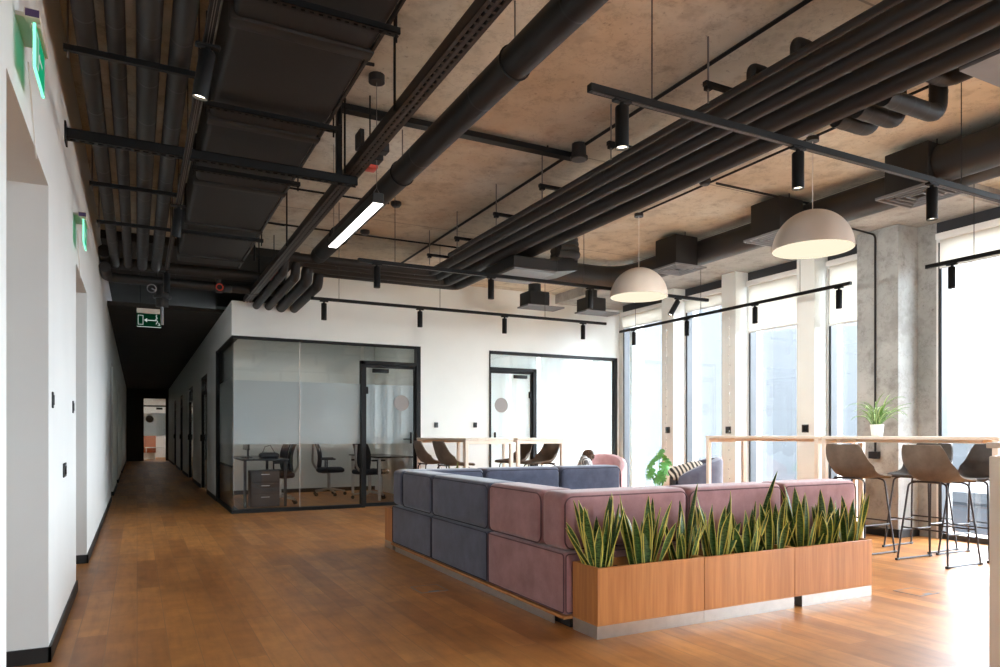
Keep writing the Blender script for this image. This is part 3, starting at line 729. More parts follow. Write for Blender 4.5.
# ------------------------------------------------------------------ bar stools
def lerp_pts(P, t):
    n = len(P) - 1; x = t * n; i = min(int(x), n - 1); f = x - i
    # catmull-rom
    p0 = P[max(i - 1, 0)]; p1 = P[i]; p2 = P[i + 1]; p3 = P[min(i + 2, n)]
    return [.5 * (2 * b_ + (c_ - a_) * f + (2 * a_ - 5 * b_ + 4 * c_ - d_) * f * f + (3 * b_ - a_ - 3 * c_ + d_) * f ** 3) for a_, b_, c_, d_ in zip(p0, p1, p2, p3)]
def make_stool(label, mat, group):
    t = thing('bar_stool', label, 'stool', (0, 0, 0), 0, group)
    # x (front +), z, half width, edge curl
    P = [(.235, .716, .185, .0), (.20, .735, .205, .008), (.08, .722, .222, .03), (-.05, .718, .235, .06), (-.14, .748, .24, .10), (-.19, .815, .236, .085), (-.215, .90, .215, .05), (-.232, .985, .19, .028), (-.238, 1.035, .165, .015)]
    def fn(u, v):
        x, z, w, c = lerp_pts(P, v); x2, z2, _, _ = lerp_pts(P, min(1, v + .02)); x1, z1, _, _ = lerp_pts(P, max(0, v - .02))
        tx, tz = x2 - x1, z2 - z1; l = math.hypot(tx, tz) or 1
        nx, nz = tz / l, -tx / l   # inward side of the bucket
        q = (u - .5) * 2; k = abs(q) ** 2.6
        return Vector((x + nx * c * k, q * w * (1 - .10 * k * (c / .1)), z + nz * c * k))
    m = MB(); m.surf(fn, 18, 36, .016); obj('seat_shell', m, mat, t, (0, 0, 0), 60)
    r = .0085
    for sy in (-1, 1):
        m = MB()
        pth = fillet([(-.12, sy * .10, .712), (-.15, sy * .17, .69), (-.225, sy * .225, .012), (.225, sy * .225, .012), (.15, sy * .17, .69), (.12, sy * .10, .712)], .03, 5)
        m.tube(pth, r, 8); o = obj('side_frame', m, M['pipeleg'], t, (0, 0, 0))
        for sx in (-1, 1):
            c_ = MB(); c_.box(sx * .225 - .02, sx * .225 + .02, sy * .225 - .013, sy * .225 + .013, 0, .022, .004, 1); obj('foot_cap', c_, M['plastic'], o, (0, 0, 0))
    m = MB()
    for sx in (-1, 1): m.tube([(sx * .193, -.2, .30), (sx * .193, .2, .30)], .007, 8)
    for sy in (-1, 1): m.tube([(-.196, sy * .199, .275), (.196, sy * .199, .275)], .007, 8)
    obj('footrest', m, M['pipeleg'], t, (0, 0, 0))
    for x_, w_, z_ in ((-.17, .13, .712), (.12, .12, .706), (-.12, .12, .706)):
        m = MB(); m.tube([(x_, -w_, z_), (x_, w_, z_)], .008, 8); obj('seat_support', m, M['pipeleg'], t, (0, 0, 0))
    return t
s0 = make_stool('brown bar stool nearest the camera, back turned, at the window table', M['brown'], 'bar stools')
s0.location = (6.27, 3.74, 0); s0.rotation_euler = (0, 0, R(-2))
dup(s0, (6.19, 4.46, 0), R(1), 'brown bar stool with back turned beside the concrete column')
s1 = make_stool('charcoal bar stool facing in, half hidden behind the nearest brown stool', M['charcoal'], 'bar stools')
s1.location = (6.86, 4.27, 0); s1.rotation_euler = (0, 0, R(181))
dup(s1, (6.86, 3.73, 0), R(178), 'charcoal bar stool at the right edge, in front of the big window')
s2 = make_stool('brown bar stool at the far left of the back wall table', M['brown'], 'bar stools')
s2.location = (3.75, 9.38, 0); s2.rotation_euler = (0, 0, R(-4))
dup(s2, (3.79, 8.72, 0), R(3), 'brown bar stool second from left at the back wall table')
dup(s2, (4.99, 9.22, 0), R(178), 'brown bar stool facing left behind the right back table')
dup(s2, (5.08, 8.62, 0), R(184), 'brown bar stool at the right end of the back wall tables')

# ------------------------------------------------------------------ spider plant, armchairs, monstera
p = at(877, 437, X=6.45)
t = thing('potted_spider_plant', 'spider plant in white pot on the bar table by the column', 'plant', (p.x, p.y, HT))
m = MB(); m.lathe([(.0, 0), (.045, 0), (.05, .01), (.062, .115), (.055, .115), (.05, .1), (0, .1)], 0, 0, 28); obj('pot', m, M['pot'], t, (0, 0, 0))
m = MB(); rnd = random.Random(5)
for k in range(64):
    az = rnd.uniform(0, 2 * math.pi); blade(m, (rnd.uniform(-.03, .03), rnd.uniform(-.03, .03), .09), az, rnd.uniform(.1, .7), rnd.uniform(.2, .44), rnd.uniform(.010, .016), rnd.uniform(1.0, 2.3), .2)
obj('leaves', m, M['spider'], t, (0, 0, 0), 60)

def armchair(label, mat, loc, rz):
    t = thing('armchair', label, 'armchair', loc, rz, 'tub armchairs by the windows')
    rx, ry, th = .36, .36, .11
    def ring(a, inner, z):
        rr = (rx - th) if inner else rx
        return Vector((-rr * math.cos(a) * (1.0), rr * math.sin(a), z))
    A = R(128)
    def fn(u, v):
        a = -A + 2 * A * u
        top = .60 + .24 * (math.cos(a / A * math.pi / 2) ** .8 if abs(a) < A else 0)
        # v runs round the cross section: outer bottom, outer top, inner top, inner bottom
        if v < .42: k = v / .42; return ring(a, False, .16 + (top - .05 - .16) * k)
        if v < .58:
            k = (v - .42) / .16; q = math.pi * k; rm = rx - th / 2; r_ = rm + math.cos(q) * th / 2
            return Vector((-r_ * math.cos(a), r_ * math.sin(a), top - .05 + math.sin(q) * .05))
        k = (v - .58) / .42; return ring(a, True, top - .05 - (top - .05 - .3) * k)
    m = MB(); m.surf(fn, 36, 24)
    # close the arm ends and flare slightly
    for v in m.bm.verts: v.co.x *= 1.06
    bmesh.ops.holes_fill(m.bm, edges=[e for e in m.bm.edges if e.is_boundary], sides=200)
    obj('backrest', m, mat, t, (0, 0, 0))
    m = MB(); m.cushion(-.24, .40, -.25, .25, .2, .44, .05, .02); obj('seat_cushion', m, mat, t, (0, 0, 0))
    m = MB(); m.box(-.25, .34, -.25, .25, .14, .2, .01, 1); obj('base', m, mat, t, (0, 0, 0))
    for sx in (-.22, .28):
        for sy in (-.22, .22):
            m = MB(); m.cyl(sx, sy, 0, .15, .014, .02, 12); obj('leg', m, M['birchleg'], t, (0, 0, 0))
    return t
armchair('soft pink tub armchair beside the bright glass partition', M['pinkch'], (6.03, 8.45, 0), R(232))
armchair('blue grey tub armchair in front of the windows, back to the right', M['bluech'], (6.36, 6.93, 0), R(150))
def striped(name, a, b_, freq):
    m, nt, out = new_mat(name); p = N(nt, 'ShaderNodeBsdfPrincipled'); p.inputs['Roughness'].default_value = .9
    w = N(nt, 'ShaderNodeTexWave'); w.inputs['Scale'].default_value = freq; w.inputs['Distortion'].default_value = 2.5; w.inputs['Detail'].default_value = 2
    lk(nt, ocoords(nt), w.inputs['Vector']); lk(nt, ramp(nt, w.outputs['Fac'], [(.4, a), (.6, b_)]), p.inputs['Base Color']); lk(nt, p.outputs[0], out.inputs['Surface']); return m
M['stripe'] = striped('grey_white_stripes', srgb(225, 225, 225), srgb(120, 122, 126), 9)
M['pattern'] = striped('black_cream_weave', srgb(214, 204, 190), srgb(60, 56, 54), 6)
M['fur'] = simple('brown_fluff', srgb(86, 66, 52), .95, var=.4, scale=40, bmp=.8)
def pillow(name, label, mat, c, size, rot, cat):
    m = MB(); m.cushion(-size[0] / 2, size[0] / 2, -size[1] / 2, size[1] / 2, -size[2] / 2, size[2] / 2, min(size) * .49, .02, 6)
    o = obj(name, m, mat, None, c); o.rotation_euler = rot; return tag(o, label, cat)
t = thing('throw_cushion', 'grey striped cushion with brown fluffy tuft on the pink armchair', 'cushion', (5.80, 8.40, .43))
m = MB(); m.cushion(-.21, .21, -.06, .06, .0, .38, .058, .03, 6); o = obj('cover', m, M['stripe'], t, (0, 0, 0)); o.rotation_euler = (R(-16), 0, R(62))
m = MB(); rnd = random.Random(3)
r_ = bmesh.ops.create_icosphere(m.bm, subdivisions=4, radius=.085)
for v in m.bm.verts: v.co *= 1 + rnd.uniform(-.16, .16)
o = obj('tuft', m, M['fur'], t, (-.06, -.02, .39))
pillow('throw_cushion', 'black and cream woven cushion leaning in the blue grey armchair', M['pattern'], (6.27, 6.93, .66), (.42, .24, .09), (R(28), R(-15), R(-27)), 'cushion')

p = at(660, 470, Y=7.55)
t = thing('potted_monstera', 'leafy green plant with split leaves between the two armchairs', 'plant', (p.x, p.y, 0))
m = MB(); m.lathe([(0, 0), (.10, 0), (.14, .30), (.13, .30), (.12, .27), (0, .27)], 0, 0, 28); obj('pot', m, M['pot'], t, (0, 0, 0))
def mono_leaf(mb, c, az, tilt, size):
    n = 44; pts = []
    for k in range(n):
        a = 2 * math.pi * k / n; r_ = size * (1 - .38 * (math.cos(a * .5) ** 8)) * (.9 + .1 * math.cos(a))
        if k % 4 == 1 and 6 < k < n - 6: r_ *= .55
        pts.append(Vector((r_ * math.cos(math.pi - a) * 1.15, r_ * math.sin(math.pi - a) * .8, -.10 * size * (math.sin(a) ** 2))))
    mt = Matrix.Translation(c) @ Euler((0, tilt, az)).to_matrix().to_4x4()
    if mb.uv is None: mb.uv = mb.bm.loops.layers.uv.new('UVMap')
    cv = mb.bm.verts.new(mt @ Vector((0, 0, .012))); vs_ = [mb.bm.verts.new(mt @ q) for q in pts]
    cv2 = mb.bm.verts.new(mt @ Vector((0, 0, .009))); vs2 = [mb.bm.verts.new(mt @ (q - Vector((0, 0, .003)))) for q in pts]
    for k in range(n):
        for f in (mb.bm.faces.new((cv, vs_[k], vs_[(k + 1) % n])), mb.bm.faces.new((cv2, vs2[(k + 1) % n], vs2[k])), mb.bm.faces.new((vs_[k], vs2[k], vs2[(k + 1) % n], vs_[(k + 1) % n]))):
            for l in f.loops: l[mb.uv].uv = (.5, .5)
m = MB(); st = MB(); rnd = random.Random(11)
for k, (dx, dy, z, sz) in enumerate([(-.02, 0, 1.0, .13), (.08, -.05, .93, .12), (-.14, .02, .88, .12), (.02, -.1, .82, .14), (-.2, -.04, .75, .11), (.14, .02, .78, .12), (-.08, -.06, .70, .13), (.05, .05, .66, .12)]):
    z -= .15; mono_leaf(m, Vector((dx, dy, z)), math.atan2(dy, dx) + rnd.uniform(-.6, .6), rnd.uniform(.6, 1.2), sz)
    st.tube([(0, 0, .25), (dx * .4, dy * .4, z * .7), (dx, dy, z)], .006, 6)
obj('leaves', m, M['monstera'], t, (0, 0, 0), 30); obj('stems', st, M['monstera'], t, (0, 0, 0))

# ------------------------------------------------------------------ counter at the right edge of the picture
t = thing('counter_cabinet', 'pale beige panelled counter cut off at the right edge', 'cabinet', (3.75, 1.72, 0))
b = MB(); b.box(3.43, 4.3, 1.45, 1.82, 0, 1.03, .004, 1); obj('body', b, M['birchleg'], t)
b = MB(); b.box(3.422, 3.43, 1.46, 1.54, .06, .99); b.box(3.422, 3.43, 1.73, 1.81, .06, .99); b.box(3.422, 3.43, 1.54, 1.73, .9, .99); obj('panel_frame', b, M['birchleg'], t)
b = MB(); b.box(3.425, 4.3, 1.44, 1.83, 1.066, 1.092, .003, 1); obj('top', b, M['birch'], t)
b = MB()
for xx in (3.56, 4.2): b.box(xx, xx + .03, 1.5, 1.53, 1.03, 1.066)
obj('spacer', b, M['plastic'], t)

# ------------------------------------------------------------------ wall fittings
def plate(label, c, axis, w, h, d=.012, cat='socket', name='wall_socket', group='black wall fittings'):
    t = thing(name, label, cat, c, 0, group)
    x, y, z = c
    b = MB()
    if axis == '+x': b.box(x, x + d, y - w / 2, y + w / 2, z - h / 2, z + h / 2, .003, 1); k = MB(); k.box(x + d, x + d + .003, y - w * .28, y + w * .28, z - h * .3, z + h * .3)
    elif axis == '-x': b.box(x - d, x, y - w / 2, y + w / 2, z - h / 2, z + h / 2, .003, 1); k = MB(); k.box(x - d - .003, x - d, y - w * .28, y + w * .28, z - h * .3, z + h * .3)
    else: b.box(x - w / 2, x + w / 2, y - d, y, z - h / 2, z + h / 2, .003, 1); k = MB(); k.box(x - w * .28, x + w * .28, y - d - .003, y - d, z - h * .3, z + h * .3)
    obj('plate', b, M['plastic'], t); obj('insert', k, M['screen'], t)
for px, py, w, h, lb, nm, ct in ((52, 400, .04, .085, 'black card reader beside the nearest opening of left wall', 'card_reader', 'card reader'), (72.5, 407, .04, .085, 'black card reader beside the second opening of left wall', 'card_reader', 'card reader'), (64, 470, .16, .085, 'low black double socket on left wall', 'wall_socket', 'socket')):
    p = at(px, py, X=XL); plate(lb, (XL, p.y, p.z), '+x', w, h, .008, ct, nm)
for px, py, lb in ((436, 425, 'black switch on back wall, left of the two'), (475, 425, 'black switch on back wall, right of the two')):
    p = at(px, py, Y=YB); plate(lb, (p.x, YB, p.z), '-y', .065, .085, .015, 'switch', 'wall_switch')
for px, py, lb in ((668, 430, 'black socket on the pillar nearest the back wall'), (728.5, 430, 'black socket on the middle pillar with fairy lights'), (805.5, 428.5, 'black socket on the pillar nearest the concrete column')):
    p = at(px, py, X=7.48); plate(lb, (7.48, p.y, p.z), '-x', .10, .10)
p = at(876, 455, X=7.36)
t = thing('conduit_box', 'black socket box and thin conduit running down the concrete column', 'conduit', (7.36, p.y, 0))
b = MB(); b.box(7.30, 7.36, p.y - .055, p.y + .055, p.z - .04, p.z + .04, .004, 1); obj('socket_box', b, M['plastic'], t)
b = MB(); b.tube(fillet([(7.345, p.y, p.z + .04), (7.345, p.y, 3.36), (7.0, p.y + .05, 3.40), (6.5, p.y + .2, 3.40)], .05, 6), .011, 8); obj('pipe', b, M['plastic'], t)
# string lights by the pillars
for k, (px, ytop, ybot) in enumerate(((666, 318, 472), (729, 304, 470))):
    p = at(px, 400, X=7.46); zt = at(px, ytop, X=7.46).z
    t = thing('fairy_lights', ['fairy light string hanging down the pillar nearest the back wall', 'fairy light string hanging down the middle pillar'][k], 'string lights', (7.46, p.y, 0), 0, 'fairy light strings')
    rnd = random.Random(k); path = [(7.47, p.y + .012 * math.sin(i * 1.3), zt - (zt - .3) * i / 40) for i in range(41)]
    b = MB(); b.tube(path, .002, 5); obj('cord', b, M['whitewire'], t)
    b = MB()
    for i in range(1, 40, 2): q = path[i]; b.lathe([(0, q[2] - .012), (.006, q[2] - .006), (.006, q[2] + .006), (0, q[2] + .012)], q[0] - .006, q[1], 6)
    o = obj('bulbs', b, M['bulb'], t); o['kind'] = 'stuff'

# exit signs
def exit_sign_wall(y0, y1, label):
    zt = 2.61; t = thing('exit_sign', label, 'exit sign', (XL, (y0 + y1) / 2, zt), 0, 'green exit signs')
    b = MB(); b.box(XL + .03, XL + .08, y0 - .012, y0 + .03, zt + .012, zt + .045, .003, 1); b.box(XL, XL + .046, y0 + .03, y1, zt + .03, zt + .045); b.box(XL + .045, XL + .08, y0 + .03, y1, zt, zt + .045, .003, 1); obj('housing', b, M['signtop'], t)
    b = MB(); b.box(XL + .035, XL + .078, y0 - .014, y0 - .012, zt + .014, zt + .04); obj('label_strip', b, M['violet'], t)
    b = MB(); b.box(XL + .058, XL + .066, y0, y1, zt - .155, zt); o = obj('plate', b, M['green'], t)
    e = MB(); e.box(XL + .057, XL + .067, y0 - .003, y0, zt - .158, zt); e.box(XL + .057, XL + .067, y0, y1, zt - .158, zt - .155); obj('bright_edge', e, M['greenedge'], o)
    e = MB(); yc = (y0 + y1) / 2; x = XL + .0665; z = zt - .16
    e.box(x, x + .001, y0 + .02, y0 + .075, z + .02, z + .025); e.box(x, x + .001, y0 + .02, y0 + .025, z + .02, z + .14); e.box(x, x + .001, y0 + .02, y0 + .075, z + .135, z + .14); e.box(x, x + .001, y0 + .07, y0 + .075, z + .02, z + .14)
    e.box(x, x + .001, yc - .03, yc + .05, z + .077, z + .085)
    e.poly([(x, yc - .05, z + .081), (x, yc - .025, z + .10), (x, yc - .025, z + .062)], (.001, 0, 0))
    obj('pictogram', e, M['signwhite'], o)
    b = MB(); b.tube([(XL + .006, y1 + .06, zt), (XL + .006, y1 + .3, zt - .3)], .003, 6); obj('cable', b, M['whitewire'], t)
exit_sign_wall(3.02, 3.29, 'lit green exit sign on left wall, nearest the camera')
exit_sign_wall(5.62, 5.89, 'lit green exit sign on left wall, farther one')
p = at(149, 318, Y=10.0)
t = thing('exit_sign', 'hanging green exit sign with white arrow over the corridor', 'exit sign', (p.x, 10.0, 2.8), 0, 'green exit signs')
b = MB(); b.box(p.x - .14, p.x + .125, 9.97, 10.03, 2.66, 2.72, .004, 1); obj('housing', b, M['signtop'], t)
b = MB(); b.box(p.x - .14, p.x + .14, 9.996, 10.004, 2.49, 2.66); pl = obj('plate', b, M['greendim'], t)
e = MB(); yy = 9.995; x = p.x
e.box(x - .125, x - .065, yy - .001, yy, 2.515, 2.52); e.box(x - .125, x - .065, yy - .001, yy, 2.63, 2.635); e.box(x - .125, x - .12, yy - .001, yy, 2.515, 2.635); e.box(x - .07, x - .065, yy - .001, yy, 2.515, 2.635)
e.box(x - .03, x + .08, yy - .001, yy, 2.57, 2.58); e.poly([(x - .055, yy, 2.575), (x - .022, yy, 2.60), (x - .022, yy, 2.55)], (0, -.001, 0))
e.tube([(x + .08, yy, 2.63), (x + .095, yy, 2.605), (x + .075, yy, 2.59), (x + .10, yy, 2.565), (x + .08, yy, 2.53)], .005, 6); e.tube([(x + .11, yy, 2.545), (x + .125, yy, 2.52), (x + .10, yy, 2.515)], .005, 6); e.lathe([(0, 2.635), (.008, 2.643), (0, 2.651)], x + .087, yy, 10)
e.box(x - .14, x + .14, yy - .001, yy + .01, 2.488, 2.493)
obj('pictogram', e, M['signwhite'], pl)
b = MB(); b.tube([(p.x - .1, 10, 2.72), (p.x - .1, 10, 3.4)], .004, 6); b.tube([(p.x + .09, 10, 2.72), (p.x + .09, 10, 3.4)], .004, 6); obj('rods', b, M['black'], t)

# ------------------------------------------------------------------ ceiling services
def pipe(name, label, pts, r, mat, cat, group=None, fil=.1, seams=0, n=18):
    path = fillet(pts, fil, 8)
    t = thing(name, label, cat, path[0], 0, group) if seams else None
    m = MB(); m.tube(path, r, n)
    if not seams:
        return tag(obj(name, m, mat), label, cat, group)
    obj('pipe', m, mat, t)
    tot = 0; nxt = seams * .6
    for a, c in zip(path, path[1:]):
        l = (c - a).length
        while nxt < tot + l:
            p_ = a + (c - a) * ((nxt - tot) / l); d_ = (c - a).normalized() * .006
            s_ = MB(); s_.tube([p_ - d_, p_ + d_], r + .0022, n, cap=False); nxt += seams
            if p_.y > .5: obj('joint_tape', s_, M['seam'], t)
            else: s_.bm.free()
        tot += l
    return t
def perforated(mb, axis, c0, c1, a0, a1, z0, z1, pitch=.055, slot=.036, rows=2, sl=.018):
    """channel running along axis ('x' or 'y') from a0 to a1, width c0..c1, slotted bottom and plain sides"""
    def bx(p0, p1, q0, q1, r0, r1):
        if axis == 'y': mb.box(p0, p1, q0, q1, r0, r1)
        else: mb.box(q0, q1, p0, p1, r0, r1)
    th = .003; w = c1 - c0
    bx(c0, c0 + th, a0, a1, z0, z1); bx(c1 - th, c1, a0, a1, z0, z1)
    n = int((a1 - a0) / pitch)
    edges = [c0]; gap = (w - rows * sl) / (rows + 1)
    x = c0
    for k in range(rows):
        bx(x, x + gap, a0, a1, z0, z0 + th); x += gap
        for i in range(n): bx(x, x + sl, a0 + i * pitch, a0 + i * pitch + (pitch - slot), z0, z0 + th)
        x += sl
    bx(x, c1, a0, a1, z0, z0 + th)

# pipe bundle: four thick pipes that turn at the far end and drop to the back wall
GPB = 'black insulated pipes of the ceiling bundle'
ZP = 3.2
LBP = ['black insulated pipe, second from left in the ceiling bundle', 'black insulated pipe in the middle of the ceiling bundle', 'black insulated pipe, second from right in the ceiling bundle', 'black insulated pipe at the right side of the ceiling bundle']
for k, (x, r, xe) in enumerate(((3.352, .052, 1.52), (3.517, .055, 1.69), (3.735, .07, 1.865), (3.977, .064, 2.05))):
    yt = 8.42 + .2 * k
    pipe('insulated_pipe', LBP[k], [(x, -3, ZP), (x, yt, ZP), (xe, yt, ZP), (xe, yt + .02, 3.02), (xe, YB - .002, 2.97)], r, M['rubber'], 'pipe', GPB, .12, 1.0)
pipe('insulated_pipe', 'thin black pipe at the left side of the ceiling bundle, separate from others', [(3.21, -3, ZP), (3.21, 7.5, ZP)], .024, M['rubber'], 'pipe', GPB, .1, 1.3)
WO = ['nearest the camera', 'second from the camera', 'third from the camera', 'fourth from the camera', 'fifth from the camera', 'farthest, by the back wall']
for k, y in enumerate((3.27, 4.27, 5.27, 6.15, 7.1, 7.92)):
    t = thing('pipe_hanger', 'steel hanger with thin rods under pipe bundle, ' + WO[k], 'hanger', (3.7, y, ZC), 0, 'hangers of the pipe bundle')
    b = MB(); b.box(3.10, 4.08, y - .016, y + .016, ZP + .072, ZP + .10); obj('strut', b, M['black'], t)
    b = MB(); b.tube([(3.13, y, ZP - .03), (3.13, y, ZC)], .006, 6); obj('rod', b, M['wire'], t)
    b = MB(); b.tube([(4.06, y, ZP + .05), (4.06, y, ZC)], .006, 6); obj('rod', b, M['wire'], t)
    b = MB(); b.box(3.11, 3.15, y - .018, y + .018, ZP + .05, ZP + .072); obj('clamp', b, M['black'], t)
# branches under the bundle at the right
for k, (y, xe) in enumerate(((3.05, 4.38), (2.90, 4.42), (2.72, 4.56), (2.55, 4.36))):
    pipe('pipe_branch', ['short black pipe elbow right of the bundle, leftmost of four', 'short black pipe elbow right of the bundle, second from left', 'short black pipe elbow right of the bundle, third from left', 'short black pipe elbow right of the bundle, rightmost of four'][k],
         [(4.02, y, 3.27 if k == 3 else 3.17), (xe, y, 3.27 if k == 3 else 3.17), (xe, y - .169 if k == 3 else y, 3.27 if k == 3 else 3.42)], .044 if k == 3 else .054, M['rubber'], 'pipe', 'pipe elbows by the bundle', .1, .14)
for k, (px, py) in enumerate(((801, 45), (757, 74))):
    p = at(px, py + 15, X=3.35)
    pipe('pipe_branch', ['black pipe bend rising above the bundle, right one', 'black pipe bend rising above the bundle, left one'][k], [(3.30, p.y, ZP + .06), (3.30, p.y, ZP + .15), (3.44, p.y, ZP + .15), (3.44, p.y, ZP + .06)], .027, M['rubber'], 'pipe', 'pipe bends above the bundle', .07)

# the big round pipe left of the bundle
pipe('round_duct', 'long round black duct between the cable tray and pipe bundle', [(1.90, -3, 3.23), (1.90, 8.32, 3.23)], .094, M['rubber2'], 'duct', None, .1, 1.05, 28)
for k, y in enumerate((3.5, 5.4, 7.4)):
    t = thing('duct_hanger', 'thin hanger strap over the long round duct, ' + ['nearest', 'middle', 'farthest'][k], 'hanger', (1.9, y, ZC), 0, 'hangers of the long round duct')
    b = MB(); b.tube([(1.90 + .099 * math.cos(q), y, 3.23 + .099 * math.sin(q)) for q in [2 * math.pi * i / 28 for i in range(28)]], .005, 6, True); obj('strap', b, M['black'], t)
    b = MB(); b.tube([(1.9, y, 3.325), (1.9, y, ZC)], .005, 6); obj('rod', b, M['wire'], t)

# perforated cable tray and the slotted beam that carries it
t = thing('cable_tray', 'long perforated dark cable tray running to the back wall', 'cable tray', (1.38, 4, 3.0))
b = MB(); perforated(b, 'y', 1.335, 1.435, .3, 10.5, 2.995, 3.06); obj('channel', b, M['tray'], t)
b = MB()
for k in range(4): b.tube([(1.355 + .02 * k, .3, 3.008 + .0), (1.355 + .02 * k, 10.4, 3.008)], .008, 6)
obj('cables', b, M['plastic'], t)
for y in (2.6, 3.9, 5.0, 7.2, 9.0):
    b = MB(); b.tube([(1.325, y, 3.0), (1.325, y, ZC)], .008, 6); obj('hanger_rod', b, M['black'], t)
t = thing('slotted_beam', 'slotted black support beam crossing from left wall to the cable tray', 'beam', (.5, 5.03, 2.93))
b = MB(); perforated(b, 'x', 5.0, 5.06, XL + .005, 1.42, 2.93, 2.99, .05, .03, 1, .02); b.box(XL + .005, 1.42, 5.0, 5.06, 2.985, 2.99); obj('channel', b, M['black'], t)
b = MB(); b.box(1.27, 1.31, 5.01, 5.05, 2.99, ZC); obj('post', b, M['black'], t)
b = MB(); b.box(XL, XL + .01, 4.97, 5.09, 2.9, 3.02); obj('wall_plate', b, M['black'], t)

# rectangular duct
t = thing('rectangular_duct', 'wide flat black insulated duct over the left aisle', 'duct', (.72, 4, 3.1))
b = MB(); y = -2.0; secs = [3.52, 4.70, 5.9, 7.1, 8.4]
dxa, dxb, dz0, dz1 = .40, 1.06, 3.08, 3.42
b.box(dxa, dxb, -3, 8.75, dz0, dz1, .03, 3); obj('casing', b, M['rubber2'], t)
for y in secs:
    b = MB(); b.box(dxa - .016, dxb + .016, y - .045, y + .045, dz0 - .018, dz1 + .016, .012, 2); obj('joint_flange', b, M['rubber'], t)
b = MB(); b.box(dxb - .004, dxb + .012, -3, 8.75, dz0 - .006, dz0 + .012); obj('corner_strip', b, M['seam'], t)
for k, y in enumerate((3.2, 4.4, 5.5, 7.27)):
    tt = thing('duct_hanger', 'perforated rail under the flat duct, ' + ['nearest the camera', 'second from camera', 'third from camera', 'farthest from camera'][k], 'hanger', (.72, y, ZC), 0, 'rails under the flat duct')
    b = MB(); perforated(b, 'x', y - .02, y + .02, dxa - .05, dxb + .05, dz0 - .055, dz0 - .025, .04, .02, 1, .012); obj('rail', b, M['black'], tt)
    for xx in (dxa - .04, dxb + .035):
        b = MB(); b.tube([(xx, y, dz0 - .09), (xx, y, ZC)], .006, 6); obj('rod', b, M['black'], tt)
# four pipes over the left aisle
for k, (x, r) in enumerate(((-.23, .05), (-.095, .045), (.055, .058), (.205, .056))):
    pipe('insulated_pipe', ['black pipe over the aisle, closest to the left wall', 'thin black pipe over the aisle, second from left wall', 'black pipe over the aisle, third from left wall', 'black pipe over the aisle, beside the flat duct'][k], [(x, -3, 3.16), (x, 9.55 + .0 * k, 3.16)], r, M['rubber'], 'pipe', 'black pipes over the left aisle', .1, .55)
for k, y in enumerate((4.16, 6.32, 7.43)):
    t = thing('pipe_hanger', 'black strut under the aisle pipes, ' + ['nearest of three', 'middle of three', 'farthest of three'][k], 'hanger', (0, y, ZC), 0, 'struts under the aisle pipes')
    b = MB(); b.box(-.33, .33, y - .014, y + .014, 3.065, 3.095); obj('strut', b, M['black'], t)
    for xx in (-.31, .30):
        b = MB(); b.tube([(xx, y, 3.03), (xx, y, ZC)], .006, 6); obj('rod', b, M['wire'], t)
# cross pipes and valve at the far end of the aisle
for k, (y, z, r) in enumerate(((9.72, 3.20, .07), (9.86, 3.05, .06))):
    pipe('cross_pipe', ['upper black pipe crossing the aisle near the corridor', 'lower black pipe crossing the aisle near the corridor'][k], [(-.33, y - .6, z), (-.33, y, z), (1.75, y, z)], r, M['rubber'], 'pipe', 'pipes crossing the aisle', .16, .5)
t = thing('fire_valve', 'dark pipe valve with flange hanging over the corridor', 'valve', (.28, 9.75, 2.9))
b = MB(); b.tube(fillet([(.28, 9.79, 2.98), (.28, 9.79, 2.72)], .05), .075, 18); obj('body', b, M['rubber'], t)
b = MB(); b.lathe([(.02, 2.82), (.105, 2.83), (.105, 2.86), (.02, 2.87)], .28, 9.79, 20); obj('flange', b, M['duct'], t)
b = MB(); b.tube([(.28, 9.79, 2.74), (.28, 9.79, 2.5)], .02, 10); obj('drain_pipe', b, M['grey'], t)
b = MB(); b.tube([(.16 + .05 * math.cos(q), 9.66, 2.92 + .05 * math.sin(q)) for q in [2 * math.pi * i / 16 for i in range(16)]], .007, 6, True); b.tube([(.16, 9.66, 2.92), (.2, 9.76, 2.92)], .008, 6); obj('hand_wheel', b, M['grey'], t)
t = thing('fire_valve', 'small pipe valve with red ring near the corridor corner', 'valve', (.95, 9.6, 3.0))
b = MB(); b.tube([(.93 + .04 * math.cos(q), 9.55, 2.99 + .04 * math.sin(q)) for q in [2 * math.pi * i / 16 for i in range(16)]], .008, 6, True); obj('ring', b, M['red'], t)
b = MB(); b.cyl(.93, 9.62, 2.93, 3.1, .04); b.box(.98, 1.08, 9.56, 9.64, 2.94, 3.02, .01, 2); obj('body', b, M['duct'], t)
for k, (px, py, lb) in enumerate(((370, 163, 'red fire alarm box beside the cable tray, above the linear lamp'), (274, 276, 'red fire alarm box beside the far end of the cable tray'))):
    p = at(px, py, X=1.50)
    t = thing('alarm_box', lb, 'alarm box', (1.5, p.y, 2.99), 0, 'red alarm boxes')
    b = MB(); b.box(1.455, 1.545, p.y - .05, p.y + .05, p.z - .05, p.z + .05, .006, 2); obj('housing', b, M['red'], t)
    b = MB(); b.tube([(1.5, p.y, p.z + .05), (1.5, p.y, ZC)], .006, 6); obj('rod', b, M['black'], t)
p = at(372, 132, X=1.40)
t = thing('junction_box', 'black junction boxes clipped to the cable tray side', 'junction box', (1.45, p.y, 3.02))
b = MB(); b.box(1.30, 1.332, p.y - .06, p.y + .06, 3.03, 3.14, .004, 1); obj('box', b, M['plastic'], t)
b = MB(); b.box(1.437, 1.49, p.y - .1, p.y - .02, 3.0, 3.06, .004, 1); obj('side_box', b, M['plastic'], t)
b = MB(); b.box(1.437, 1.50, p.y + .06, p.y + .16, 3.0, 3.06, .004, 1); obj('side_box', b, M['plastic'], t)

